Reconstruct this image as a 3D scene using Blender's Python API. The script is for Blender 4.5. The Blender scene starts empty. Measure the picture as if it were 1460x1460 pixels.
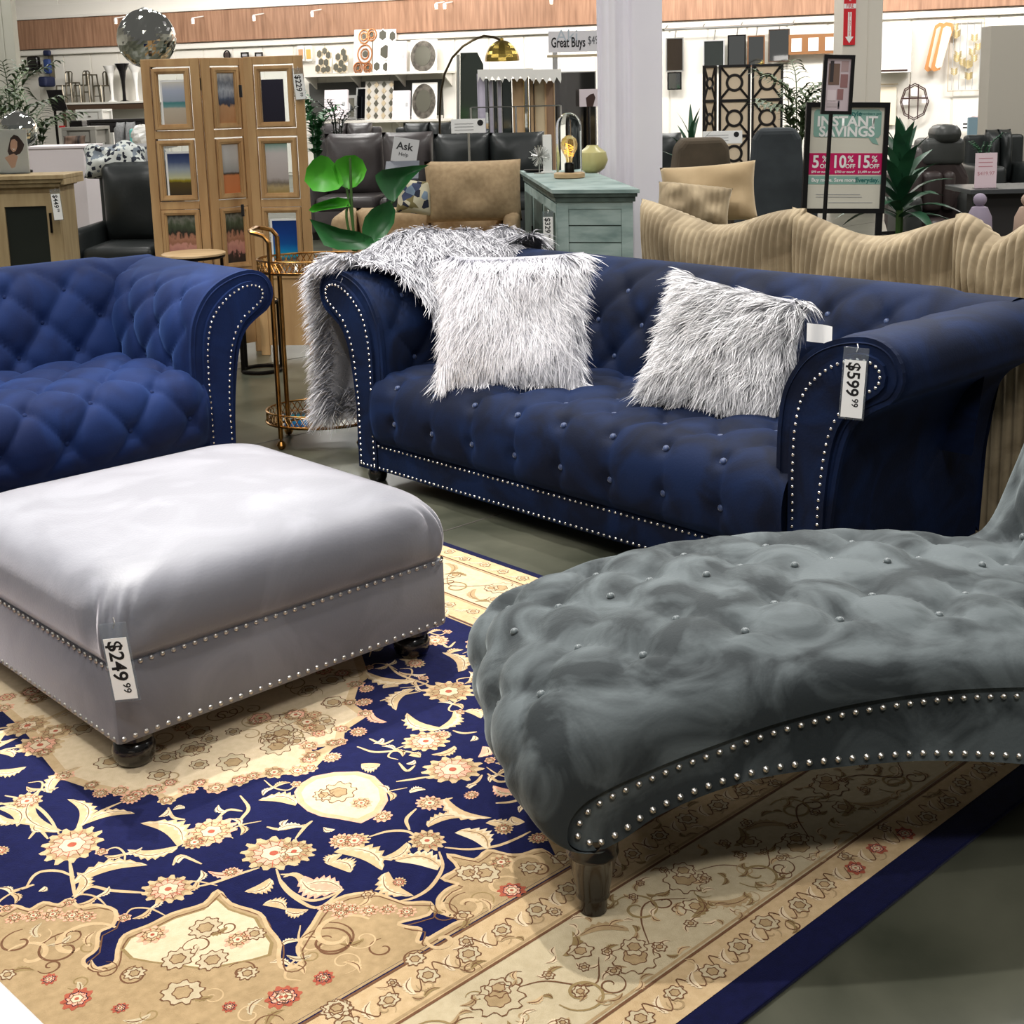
import bpy, bmesh, math, random
import numpy as np
from mathutils import Matrix, Vector
random.seed(7); rng = np.random.default_rng(7)
sc = bpy.context.scene
COL = sc.collection
PI = math.pi

# ------------------------------------------------------------------ camera
F_PX, CX, CY, HY, ROLL, CAM_H = 1900.0, 730.0, 520.0, 135.0, math.radians(1.5), 1.5
_dn2 = np.array([math.sin(ROLL), math.cos(ROLL)]); _rt2 = np.array([math.cos(ROLL), -math.sin(ROLL)])
PITCH = math.atan((CY-HY)*math.cos(ROLL)/F_PX)
_R = Vector((1,0,0)); _D = Vector((0,-math.sin(PITCH),-math.cos(PITCH))); _F = Vector((0,math.cos(PITCH),-math.sin(PITCH)))
cam_d = bpy.data.cameras.new('camera'); cam = bpy.data.objects.new('camera', cam_d); COL.objects.link(cam)
cam_d.sensor_width = 36; cam_d.sensor_fit = 'HORIZONTAL'; cam_d.lens = F_PX/1460*36
cam_d.shift_y = -(730-CY)/1460; cam_d.clip_start = .05; cam_d.clip_end = 200
_cx = _R*math.cos(ROLL)+_D*math.sin(ROLL); _cu = _R*math.sin(ROLL)-_D*math.cos(ROLL); _cz = -_F
cam.matrix_world = Matrix(((_cx.x,_cu.x,_cz.x,0),(_cx.y,_cu.y,_cz.y,0),(_cx.z,_cu.z,_cz.z,CAM_H),(0,0,0,1)))
sc.camera = cam

def ray(x, y):
    v = np.array([x-CX, y-CY]); X = v@_rt2; Y = v@_dn2
    return np.array([X, F_PX*math.cos(PITCH)-Y*math.sin(PITCH), -F_PX*math.sin(PITCH)-Y*math.cos(PITCH)])
def GZ(x, y, z=0.0):                      # measured pixel -> point at height z
    d = ray(x, y); t = (z-CAM_H)/d[2]; return Vector((t*d[0], t*d[1], z))
def AT(x, y, Y):                          # measured pixel -> point at distance Y
    d = ray(x, y); t = Y/d[1]; return Vector((t*d[0], Y, CAM_H+t*d[2]))
def PX(n, Y): return n*Y/F_PX*1.0         # n pixels at distance Y, in metres (about)

# ------------------------------------------------------------------ world, lights, exposure
w = bpy.data.worlds.new('store_air'); sc.world = w; w.use_nodes = True
bg = w.node_tree.nodes['Background']; bg.inputs[0].default_value = (1.0,.97,.92,1); bg.inputs[1].default_value = .11
def area(name, loc, sx, sy, power, col=(1,.97,.93), target=None):
    d = bpy.data.lights.new(name, 'AREA'); d.shape = 'RECTANGLE'; d.size = sx; d.size_y = sy; d.energy = power; d.color = col
    o = bpy.data.objects.new(name, d); COL.objects.link(o); o.location = loc
    if target is not None:
        o.rotation_euler = (Vector(target)-Vector(loc)).to_track_quat('-Z','Y').to_euler()
    return o
def spot(name, loc, target, power, size=60, blend=.5, r=.06, col=(1,.97,.94)):
    d = bpy.data.lights.new(name, 'SPOT'); d.energy = power; d.spot_size = math.radians(size); d.spot_blend = blend; d.shadow_soft_size = r; d.color = col
    o = bpy.data.objects.new(name, d); COL.objects.link(o); o.location = loc
    o.rotation_euler = (Vector(target)-Vector(loc)).to_track_quat('-Z','Y').to_euler()
    return o
for i, x in enumerate((-8, -2.5, 3, 8.5)):
    for j, y in enumerate((6.5, 12, 18, 24)):
        area('ceiling_strip_and_fill', (x, y, 5.6), .5, 3.2, 150, (1,.98,.94))
area('ceiling_strip_and_fill', (-2.6, 2.4, 5.4), .5, 3.0, 60, (1,.96,.88))
spot('track_and_added_spot', (-1.1, 4.55, 5.3), (-.85, 2.95, .2), 760, 66, .4, .06)
area('ceiling_strip_and_fill', (1.2, -.9, 5.4), 2.6, .5, 150, (1,.98,.95), (.8, 2.0, 0))  # added front fill behind the camera, brightens upright faces like the chaise band
spot('track_and_added_spot', (-2.0, 5.3, 5.3), (-1.1, 3.55, .5), 2000, 20, .9, .05)  # second, narrow spot added only to brighten the ottoman top
area('ceiling_strip_and_fill', (-3.2, -.8, 5.4), .5, 3.0, 80, (1,.96,.9))  # another added fill light, for surfaces that face the camera
spot('track_and_added_spot', (-2.9, 4.6, 5.2), (-2.0, 5.6, .5), 600, 55, .6, .08)
spot('track_and_added_spot', (1.6, 6.2, 5.2), (.75, 2.7, .4), 420, 50, .6, .08)
spot('track_and_added_spot', (-.8, 6.6, 5.2), (.3, 4.9, .5), 500, 50, .6, .08)
spot('track_and_added_spot', (-1.6, .9, 5.2), (.3, 4.4, .5), 520, 50, .6, .1)
spot('track_and_added_spot', (2.6, 7.2, 5.2), (1.9, 5.4, .8), 230, 60, .6, .08)
for x, y in ((-6.5,24.5),(-2.5,23.5),(1.5,22.2),(5.2,20.5),(8.2,19.3)):
    area('wall_wash_light', (x, y, 4.4), 2.6, .4, 160+6*x, (1,.95,.93), (x*1.06, y+4.2, 2.0))
vs = sc.view_settings; vs.view_transform = 'Standard'; vs.look = 'None'; vs.exposure = 0.0; vs.gamma = 1.0; vs.use_curve_mapping = False

# ------------------------------------------------------------------ helpers
def lin(c):
    r = []
    for v in c[:3]:
        v = v/255.0
        r.append(v/12.92 if v <= .04045 else ((v+.055)/1.055)**2.4)
    return (*r, 1.0)
MATS = {}
def mat(name, c, rough=.55, metal=0.0, sheen=0.0, c2=None, scale=4.0, stretch=(1,1,1), bump=0.0, bscale=None, trans=0.0, coat=0.0, spec=.5, emit=None, lo=.35, hi=.65, alpha=1.0, detail=4, sheen_col=None, dist=0.0, ior=1.45):
    if name in MATS: return MATS[name]
    m = bpy.data.materials.new(name); m.use_nodes = True; nt = m.node_tree; b = nt.nodes['Principled BSDF']
    b.inputs['Base Color'].default_value = lin(c); b.inputs['Roughness'].default_value = rough; b.inputs['Metallic'].default_value = metal
    b.inputs['Specular IOR Level'].default_value = spec; b.inputs['IOR'].default_value = ior
    if sheen: b.inputs['Sheen Weight'].default_value = sheen; b.inputs['Sheen Roughness'].default_value = .35
    if sheen_col: b.inputs['Sheen Tint'].default_value = lin(sheen_col)
    if trans: b.inputs['Transmission Weight'].default_value = trans
    if coat: b.inputs['Coat Weight'].default_value = coat; b.inputs['Coat Roughness'].default_value = .1
    if alpha < 1: b.inputs['Alpha'].default_value = alpha
    if emit: b.inputs['Emission Color'].default_value = lin(emit[0]); b.inputs['Emission Strength'].default_value = emit[1]
    if c2 or bump:
        tc = nt.nodes.new('ShaderNodeTexCoord'); mp = nt.nodes.new('ShaderNodeMapping'); mp.inputs['Scale'].default_value = stretch
        nt.links.new(tc.outputs['Object'], mp.inputs['Vector'])
    if c2:
        n = nt.nodes.new('ShaderNodeTexNoise'); n.inputs['Scale'].default_value = scale; n.inputs['Detail'].default_value = detail; n.inputs['Distortion'].default_value = dist
        nt.links.new(mp.outputs[0], n.inputs['Vector'])
        r = nt.nodes.new('ShaderNodeValToRGB'); r.color_ramp.elements[0].position = lo; r.color_ramp.elements[1].position = hi
        r.color_ramp.elements[0].color = lin(c); r.color_ramp.elements[1].color = lin(c2)
        nt.links.new(n.outputs['Fac'], r.inputs[0]); nt.links.new(r.outputs[0], b.inputs['Base Color'])
    if bump:
        n2 = nt.nodes.new('ShaderNodeTexNoise'); n2.inputs['Scale'].default_value = bscale or scale*6; n2.inputs['Detail'].default_value = 3
        nt.links.new(mp.outputs[0], n2.inputs['Vector'])
        bp = nt.nodes.new('ShaderNodeBump'); bp.inputs['Strength'].default_value = bump; bp.inputs['Distance'].default_value = .01
        nt.links.new(n2.outputs['Fac'], bp.inputs['Height']); nt.links.new(bp.outputs[0], b.inputs['Normal'])
    MATS[name] = m; return m
def ramp_mat(name, stops, axis=2, rough=.35, noise=.0, nscale=6, interp='LINEAR'):
    """flat print: colours run along one axis of the object's box (picture of sky, sea, land)"""
    m = bpy.data.materials.new(name); m.use_nodes = True; nt = m.node_tree; b = nt.nodes['Principled BSDF']; b.inputs['Roughness'].default_value = rough
    tc = nt.nodes.new('ShaderNodeTexCoord'); sp = nt.nodes.new('ShaderNodeSeparateXYZ'); nt.links.new(tc.outputs['Generated'], sp.inputs[0])
    src = sp.outputs[axis]
    if noise:
        n = nt.nodes.new('ShaderNodeTexNoise'); n.inputs['Scale'].default_value = nscale; n.inputs['Detail'].default_value = 5; nt.links.new(tc.outputs['Generated'], n.inputs['Vector'])
        a = nt.nodes.new('ShaderNodeMath'); a.operation = 'MULTIPLY_ADD'; a.inputs[1].default_value = noise; nt.links.new(n.outputs['Fac'], a.inputs[0]); nt.links.new(src, a.inputs[2])
        s = nt.nodes.new('ShaderNodeMath'); s.operation = 'SUBTRACT'; s.inputs[1].default_value = noise*.5; nt.links.new(a.outputs[0], s.inputs[0]); src = s.outputs[0]
    r = nt.nodes.new('ShaderNodeValToRGB'); cr = r.color_ramp; cr.interpolation = interp
    while len(cr.elements) < len(stops): cr.elements.new(.5)
    for e, (p, c) in zip(cr.elements, stops): e.position = p; e.color = lin(c)
    nt.links.new(src, r.inputs[0]); nt.links.new(r.outputs[0], b.inputs['Base Color']); return m

class MB:
    """collects shapes into one mesh"""
    def __init__(s): s.v = []; s.f = []; s.mi = []; s.cur = 0; s.M = Matrix.Identity(4)
    def add(s, vs, fs):
        o = len(s.v); M = s.M
        s.v += [tuple(M@Vector(p)) for p in vs]; s.f += [tuple(i+o for i in f) for f in fs]; s.mi += [s.cur]*len(fs); return s
    def box(s, x0, x1, y0, y1, z0, z1, b=0.0):
        if b <= 0:
            return s.add([(x0,y0,z0),(x1,y0,z0),(x1,y1,z0),(x0,y1,z0),(x0,y0,z1),(x1,y0,z1),(x1,y1,z1),(x0,y1,z1)],
                [(3,2,1,0),(4,5,6,7),(0,1,5,4),(1,2,6,5),(2,3,7,6),(3,0,4,7)])
        bm = bmesh.new(); bmesh.ops.create_cube(bm, size=1)
        for v in bm.verts: v.co = Vector(((x0+x1)/2+v.co.x*(x1-x0), (y0+y1)/2+v.co.y*(y1-y0), (z0+z1)/2+v.co.z*(z1-z0)))
        bb = min(b, .49*min(x1-x0,y1-y0,z1-z0))
        bmesh.ops.bevel(bm, geom=bm.edges[:], offset=bb, segments=3 if bb > .015 else 2, profile=.5, affect='EDGES')
        bm.verts.ensure_lookup_table(); bm.verts.index_update()
        s.add([v.co[:] for v in bm.verts], [[v.index for v in f.verts] for f in bm.faces]); bm.free(); return s
    def lathe(s, prof, n=16, cx=0, cy=0, cap=True):
        vs = []; fs = []; k = len(prof)
        for (r, z) in prof:
            for i in range(n): a = 2*PI*i/n; vs.append((cx+r*math.cos(a), cy+r*math.sin(a), z))
        for j in range(k-1):
            for i in range(n): fs.append((j*n+i, j*n+(i+1)%n, (j+1)*n+(i+1)%n, (j+1)*n+i))
        if cap:
            if prof[0][0] > 1e-5: fs.append(tuple(reversed(range(n))))
            if prof[-1][0] > 1e-5: fs.append(tuple((k-1)*n+i for i in range(n)))
        return s.add(vs, fs)
    def tube(s, pts, r, n=8, closed=False):
        pts = [Vector(p) for p in pts]; k = len(pts); vs = []; fs = []
        rr = r if hasattr(r, '__len__') else [r]*k
        up = None
        for i, p in enumerate(pts):
            if closed: t = pts[(i+1)%k]-pts[i-1]
            else: t = pts[min(i+1,k-1)]-pts[max(i-1,0)]
            t.normalize()
            if up is None: up = Vector((0,0,1)) if abs(t.z) < .9 else Vector((1,0,0))
            a = up-t*up.dot(t)
            if a.length < 1e-5: a = t.orthogonal()
            a.normalize(); up = a; b = t.cross(a)
            for j in range(n): q = 2*PI*j/n; vs.append(tuple(p+(a*math.cos(q)+b*math.sin(q))*rr[i]))
        for i in range(k if closed else k-1):
            for j in range(n): fs.append((i*n+j, i*n+(j+1)%n, ((i+1)%k)*n+(j+1)%n, ((i+1)%k)*n+j))
        if not closed: fs.append(tuple(reversed(range(n)))); fs.append(tuple((k-1)*n+j for j in range(n)))
        return s.add(vs, fs)
    def prism(s, poly, d0, d1, ax='y'):
        """polygon (a,b) extruded between d0 and d1; ax='y': a=x,b=z   ax='z': a=x,b=y   ax='x': a=y,b=z"""
        n = len(poly)
        g = {'y': lambda a,b,d: (a,d,b), 'z': lambda a,b,d: (a,b,d), 'x': lambda a,b,d: (d,a,b)}[ax]
        vs = [g(a,b,d0) for a,b in poly]+[g(a,b,d1) for a,b in poly]
        return s.add(vs, [tuple(range(n)), tuple(reversed(range(n,2*n)))]+[(i,(i+1)%n,n+(i+1)%n,n+i) for i in range(n)])
    def frame(s, x0, x1, z0, z1, wd, y0, y1):
        s.box(x0,x0+wd,y0,y1,z0,z1); s.box(x1-wd,x1,y0,y1,z0,z1); s.box(x0+wd,x1-wd,y0,y1,z1-wd,z1); s.box(x0+wd,x1-wd,y0,y1,z0,z0+wd); return s
    def ball(s, c, r, nu=12, nv=8, sc3=(1,1,1)):
        vs = []; fs = []
        for j in range(nv+1):
            th = PI*j/nv
            for i in range(nu): a = 2*PI*i/nu; vs.append((c[0]+r*sc3[0]*math.sin(th)*math.cos(a), c[1]+r*sc3[1]*math.sin(th)*math.sin(a), c[2]-r*sc3[2]*math.cos(th)))
        for j in range(nv):
            for i in range(nu): fs.append((j*nu+i, j*nu+(i+1)%nu, (j+1)*nu+(i+1)%nu, (j+1)*nu+i))
        return s.add(vs, fs)
    def grid(s, V):
        """V: array (nu,nv,3)"""
        nu, nv = V.shape[:2]
        return s.add([tuple(p) for p in V.reshape(-1,3)], [(i*nv+j,(i+1)*nv+j,(i+1)*nv+j+1,i*nv+j+1) for i in range(nu-1) for j in range(nv-1)])
    def build(s, name, mats, parent=None, smooth=False, ang=40, loc=None, rotz=None):
        me = bpy.data.meshes.new(name); me.from_pydata(s.v, [], s.f)
        for m in (mats if isinstance(mats, (list,tuple)) else [mats]): me.materials.append(m)
        if any(s.mi): me.polygons.foreach_set('material_index', s.mi)
        bm = bmesh.new(); bm.from_mesh(me); bmesh.ops.remove_doubles(bm, verts=bm.verts, dist=1e-6); bmesh.ops.recalc_face_normals(bm, faces=bm.faces); bm.to_mesh(me); bm.free()
        if smooth:
            me.shade_smooth()
            if ang < 180: me.set_sharp_from_angle(angle=math.radians(ang))
        me.update()
        return link(name, me, parent, loc, rotz)
def link(name, me, parent=None, loc=None, rotz=None):
    o = bpy.data.objects.new(name, me); COL.objects.link(o); o.parent = parent
    if loc is not None: o.location = loc
    if rotz is not None: o.rotation_euler = (0,0,rotz)
    return o
def tag(o, label=None, cat=None, group=None, kind=None):
    if label: o['label'] = label
    if cat: o['category'] = cat
    if group: o['group'] = group
    if kind: o['kind'] = kind
    return o
def thing(name, label, cat, loc=(0,0,0), rotz=0.0, group=None):
    o = bpy.data.objects.new(name, None); COL.objects.link(o); o.location = loc; o.rotation_euler = (0,0,rotz); o.empty_display_size = .1
    return tag(o, label, cat, group)
def struct(o): o['kind'] = 'structure'; return o
def copy_tree(o, parent=None):
    c = o.copy(); COL.objects.link(c); c.parent = parent
    for ch in list(o.children): copy_tree(ch, c)
    return c
def text(name, s, size, m, parent, M, align='CENTER', bold=0.0, sx=1.0):
    cu = bpy.data.curves.new(name, 'FONT'); cu.body = s; cu.size = size; cu.align_x = align; cu.align_y = 'CENTER'; cu.offset = bold; cu.resolution_u = 3
    t = bpy.data.objects.new(name, cu); COL.objects.link(t)
    bpy.context.view_layer.update()
    me = bpy.data.meshes.new_from_object(t); bpy.data.objects.remove(t); bpy.data.curves.remove(cu)
    me.transform(M@Matrix.Diagonal((sx,1,1,1))); me.materials.clear(); me.materials.append(m); me.name = name
    return link(name, me, parent)
RX = Matrix.Rotation(PI/2, 4, 'X')       # text upright facing -y
def catmull(pts, n):
    P = [np.array(p, float) for p in pts]; P = [2*P[0]-P[1]]+P+[2*P[-1]-P[-2]]; out = []
    for i in range(1, len(P)-2):
        for k in range(n):
            t = k/n; a,b,c,d = P[i-1],P[i],P[i+1],P[i+2]
            out.append(.5*((2*b)+(c-a)*t+(2*a-5*b+4*c-d)*t*t+(-a+3*b-3*c+d)*t**3))
    out.append(P[-2]); return np.array(out)
def resample(path, step=None, n=None):
    d = np.r_[0, np.cumsum(np.linalg.norm(np.diff(path, axis=0), axis=1))]
    n = n or max(2, int(round(d[-1]/step))+1); q = np.linspace(0, d[-1], n)
    return np.stack([np.interp(q, d, path[:,k]) for k in range(path.shape[1])], 1), q
def nail_rows(rows, normal_fn, r=.0055, h=.0045):
    """rows: list of 3-D polylines already at nail pitch; little domed heads"""
    mb = MB()
    for row in rows:
        for p in row:
            n = Vector(normal_fn(p)).normalized(); a = n.orthogonal().normalized(); b = n.cross(a); p = Vector(p); vs = []; k = 8
            for rr, hh in ((1,0),(.8,.55),(.35,.95)):
                for i in range(k): q = 2*PI*i/k; vs.append(tuple(p+(a*math.cos(q)+b*math.sin(q))*r*rr+n*h*hh))
            fs = [(j*k+i, j*k+(i+1)%k, (j+1)*k+(i+1)%k, (j+1)*k+i) for j in range(2) for i in range(k)]+[tuple(2*k+i for i in range(k))]
            mb.add(vs, fs)
    return mb
BUTTON = None
def button_mesh(m, r=.011):
    mb = MB(); mb.lathe([(0.0001,-.004),(r,-.003),(r*1.02,.001),(r*.75,.005),(r*.3,.0065),(.0001,.0067)], 10); o = mb.build('button', m, None, True, 180); me = o.data; bpy.data.objects.remove(o); return me
def place_buttons(me, spots, parent):
    for p, n in spots:
        o = link('button', me, parent); o.location = p; o.rotation_euler = Vector(n).to_track_quat('Z','Y').to_euler()
def tuft(s, t, ds, dt, s0, t0, A, B, sig=.028):
    p = (s-s0)/ds+(t-t0)/(2*dt); q = (s-s0)/ds-(t-t0)/(2*dt)
    dp = p-np.round(p); dq = q-np.round(q)
    a = (dp+dq)/2*ds; b = (dp-dq)*dt; d2 = a*a+b*b
    ap = np.abs(np.sin(PI*p)); aq = np.abs(np.sin(PI*q))
    return A*(np.minimum(ap, aq)**.55*.55+.45*(ap*aq)**.5)-B*np.exp(-d2/(sig*sig))
class Sheet:
    """upholstered sheet: a profile (a,b) swept along s, puffed by h(s,t) along its normal; loc maps (s,a,b) to xyz"""
    def __init__(S, prof, loc, h, n=12, flip=1):
        S.path, S.T = resample(catmull(prof, n), n=len(prof)*n); S.loc = loc; S.h = h
        d = np.gradient(S.path, axis=0); d /= np.linalg.norm(d, axis=1)[:,None]+1e-9; S.nrm = np.stack([-d[:,1], d[:,0]], 1)*flip
    def pt(S, s, t, extra=0.0):
        a = np.interp(t, S.T, S.path[:,0]); b = np.interp(t, S.T, S.path[:,1]); na = np.interp(t, S.T, S.nrm[:,0]); nb = np.interp(t, S.T, S.nrm[:,1]); hh = S.h(s, t)+extra
        return S.loc(s, a+na*hh, b+nb*hh)
    def grid(S, s0, s1, ns, nt, ease=0.0):
        s = np.linspace(s0, s1, ns)[:,None]*np.ones((1,nt)); t = np.linspace(0, S.T[-1], nt)[None,:]*np.ones((ns,1))
        return np.stack(S.pt(s, t), -1)
    def spots(S, lst):
        out = []
        for s, t in lst:
            s = np.array(float(s)); t = np.array(float(t))
            p = np.array(S.pt(s, t)); q = np.array(S.pt(s, t, .01)); out.append((tuple(p+(q-p)*.25), tuple(q-p)))
        return out
# ------------------------------------------------------------------ the setting
A43 = math.radians(43.0)
M_floor = mat('polished_concrete', (50,53,43), .3, c2=(96,96,82), scale=2.2, bump=.03, bscale=30, lo=.3, hi=.75, detail=8, dist=.6)
M_white = mat('white_wall_paint', (226,222,210), .6, c2=(234,230,220), scale=.7)
M_joint = mat('dark_joint', (70,66,60), .8)
M_trim = mat('white_trim_paint', (232,228,218), .45)
M_oakband = mat('oak_veneer', (172,132,104), .5, c2=(136,100,76), scale=3.0, stretch=(7,7,.5), lo=.3, hi=.7, detail=8)
fl = MB().box(-22,22,-4,36,-.05,0).build('floor', M_floor); struct(fl)
# saw-cut joints of the slab
jt = MB()
for k in range(-3,12):
    jt.M = Matrix.Rotation(A43,4,'Z'); jt.box(-12,30,k*1.55+.35,k*1.55+.356,.0004,.0010)
jt.M = Matrix.Identity(4)
jt.build('slab_joint', M_joint, fl)
WL, WR = Vector((-10.6,30.0,0)), Vector((8.75,22.8,0))       # back wall line, from the moulding in the photo
wdir = (WR-WL).normalized(); WYAW = math.atan2(wdir.y, wdir.x)
def wall_pt(x, y):                                           # pixel -> point on the back wall (s along it, z)
    d = ray(x,y); n = Vector((-wdir.y,wdir.x,0)); C = Vector((0,0,CAM_H)); D = Vector(d); t = (WL-C).dot(n)/D.dot(n); Q = C+D*t
    return (Q-WL).dot(wdir), Q.z
zb = wall_pt(700,42)[1]; zt = wall_pt(500,5)[1]
wall = struct(MB().box(-6,28,.0,.2,0,6).build('wall_back', M_white, None, loc=WL, rotz=WYAW))
PMESH = None
sp0 = wall_pt(92,90)[0]; pitch = (wall_pt(170,90)[0]-sp0)/2
for k in range(-4, 28):                                       # board panels below the band
    s = sp0+k*pitch
    if PMESH is None:
        o = MB().box(.015,pitch-.015,-.02,.0,.05,zb-.14,.004).build('panel', M_white, wall); PMESH = o.data
    else: o = link('panel', PMESH, wall)
    o.location = (s,0,0)
PM2 = None
for k in range(-2, 14):                                       # larger panels above it
    s = sp0+k*pitch*1.9
    if PM2 is None: o = MB().box(.015,pitch*1.9-.015,-.02,.0,zt+.3,5.9,.004).build('panel', M_white, wall); PM2 = o.data
    else: o = link('panel', PM2, wall)
    o.location = (s,0,0)
band = struct(MB().box(-6,28,-.16,-.02,zb,zt-.0,.01).build('trim_1', M_oakband, None, loc=WL, rotz=WYAW)); band['label'] = 'brown oak veneer band along the back wall'
t2 = struct(MB().box(-6,28,-.10,-.02,zb-.13,zb-.004,.015).build('trim_2', M_trim, None, loc=WL, rotz=WYAW))
t3 = struct(MB().box(-6,28,-.2,-.02,zt+.004,zt+.06,.01).box(-6,28,-.06,-.02,zt+.062,zt+.3,.01).build('trim_3', M_trim, None, loc=WL, rotz=WYAW))
# side walls of the hall, out of the frame
struct(MB().box(-16.2,-16,-4,34,0,6).build('wall_left', M_white)); struct(MB().box(16,16.2,-4,26,0,6).build('wall_right', M_white)); 

# ------------------------------------------------------------------ velvets and small materials
def velvet(name, c, c2, tint, scale=5, sheen=.8, lo=.4, hi=.62):
    return mat(name, c, .75, 0, sheen, c2, scale, (1,1,1), .08, 160, spec=.2, sheen_col=tint, lo=lo, hi=hi, detail=5, dist=1.2)
M_blue = velvet('navy_velvet', (4,13,34), (8,26,58), (70,115,200), 5, .22)
M_blue2 = velvet('royal_blue_velvet', (13,28,66), (19,39,84), (110,150,225), 4, .4)
M_grey = mat('silver_grey_velvet', (104,105,112), .5, 0, 1.0, (118,119,126), 4, (1,1,1), .05, 160, spec=.6, sheen_col=(250,244,250), lo=.42, hi=.6, detail=5, dist=1.2)
M_slate = velvet('slate_grey_velvet', (46,51,53), (90,97,99), (190,200,200), 5.5, .5, .40, .60)
M_nail = mat('polished_nickel', (214,210,206), .18, 1.0)
M_nail2 = mat('antique_pewter', (196,192,186), .3, 1.0)
M_blackwood = mat('black_lacquered_wood', (14,12,12), .22, coat=.6)
M_silverbtn = mat('silver_velvet_button', (92,100,102), .35, sheen=.5)
M_paper = mat('white_card', (238,238,236), .5)
M_ink = mat('black_ink', (18,18,20), .6)
M_sleeve = mat('clear_plastic_sleeve', (225,232,238), .08, trans=.92, ior=1.1)
M_clear = mat('clear_glass', (245,250,250), .02, trans=1.0, ior=1.12)

def price_tag(label, loc, rotz, price, cents, w=.05, h=.15, lean=0.0, rotx=0.0, sc1=1.0):
    """clear sleeve with a card; the price runs down the card"""
    t = thing('price_tag', label, 'price tag', loc); t.rotation_euler = (rotx, lean, rotz); t.scale = (sc1,)*3
    MB().box(-w/2-.005,w/2+.005,-.0012,.0012,-h-.03,.012,.001).build('sleeve', M_sleeve, t)
    MB().box(-w/2,w/2,-.0026,-.0014,-h-.024,-.022).build('card', M_paper, t)
    M = Matrix.Translation((-.004,-.0031,-.074))@RX@Matrix.Rotation(-PI/2,4,'Z')
    text('price_print', price, .046, M_ink, t, M, bold=.0009)
    M = Matrix.Translation((.006,-.0031,-.138))@RX@Matrix.Rotation(-PI/2,4,'Z')
    text('cents_print', cents, .024, M_ink, t, M, bold=.0003)
    MB().tube([(0,0,.0),(.004,.004,.012),(0,.012,.02)], .0016, 5).build('hook', M_nail2, t, True)
    return t

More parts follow.
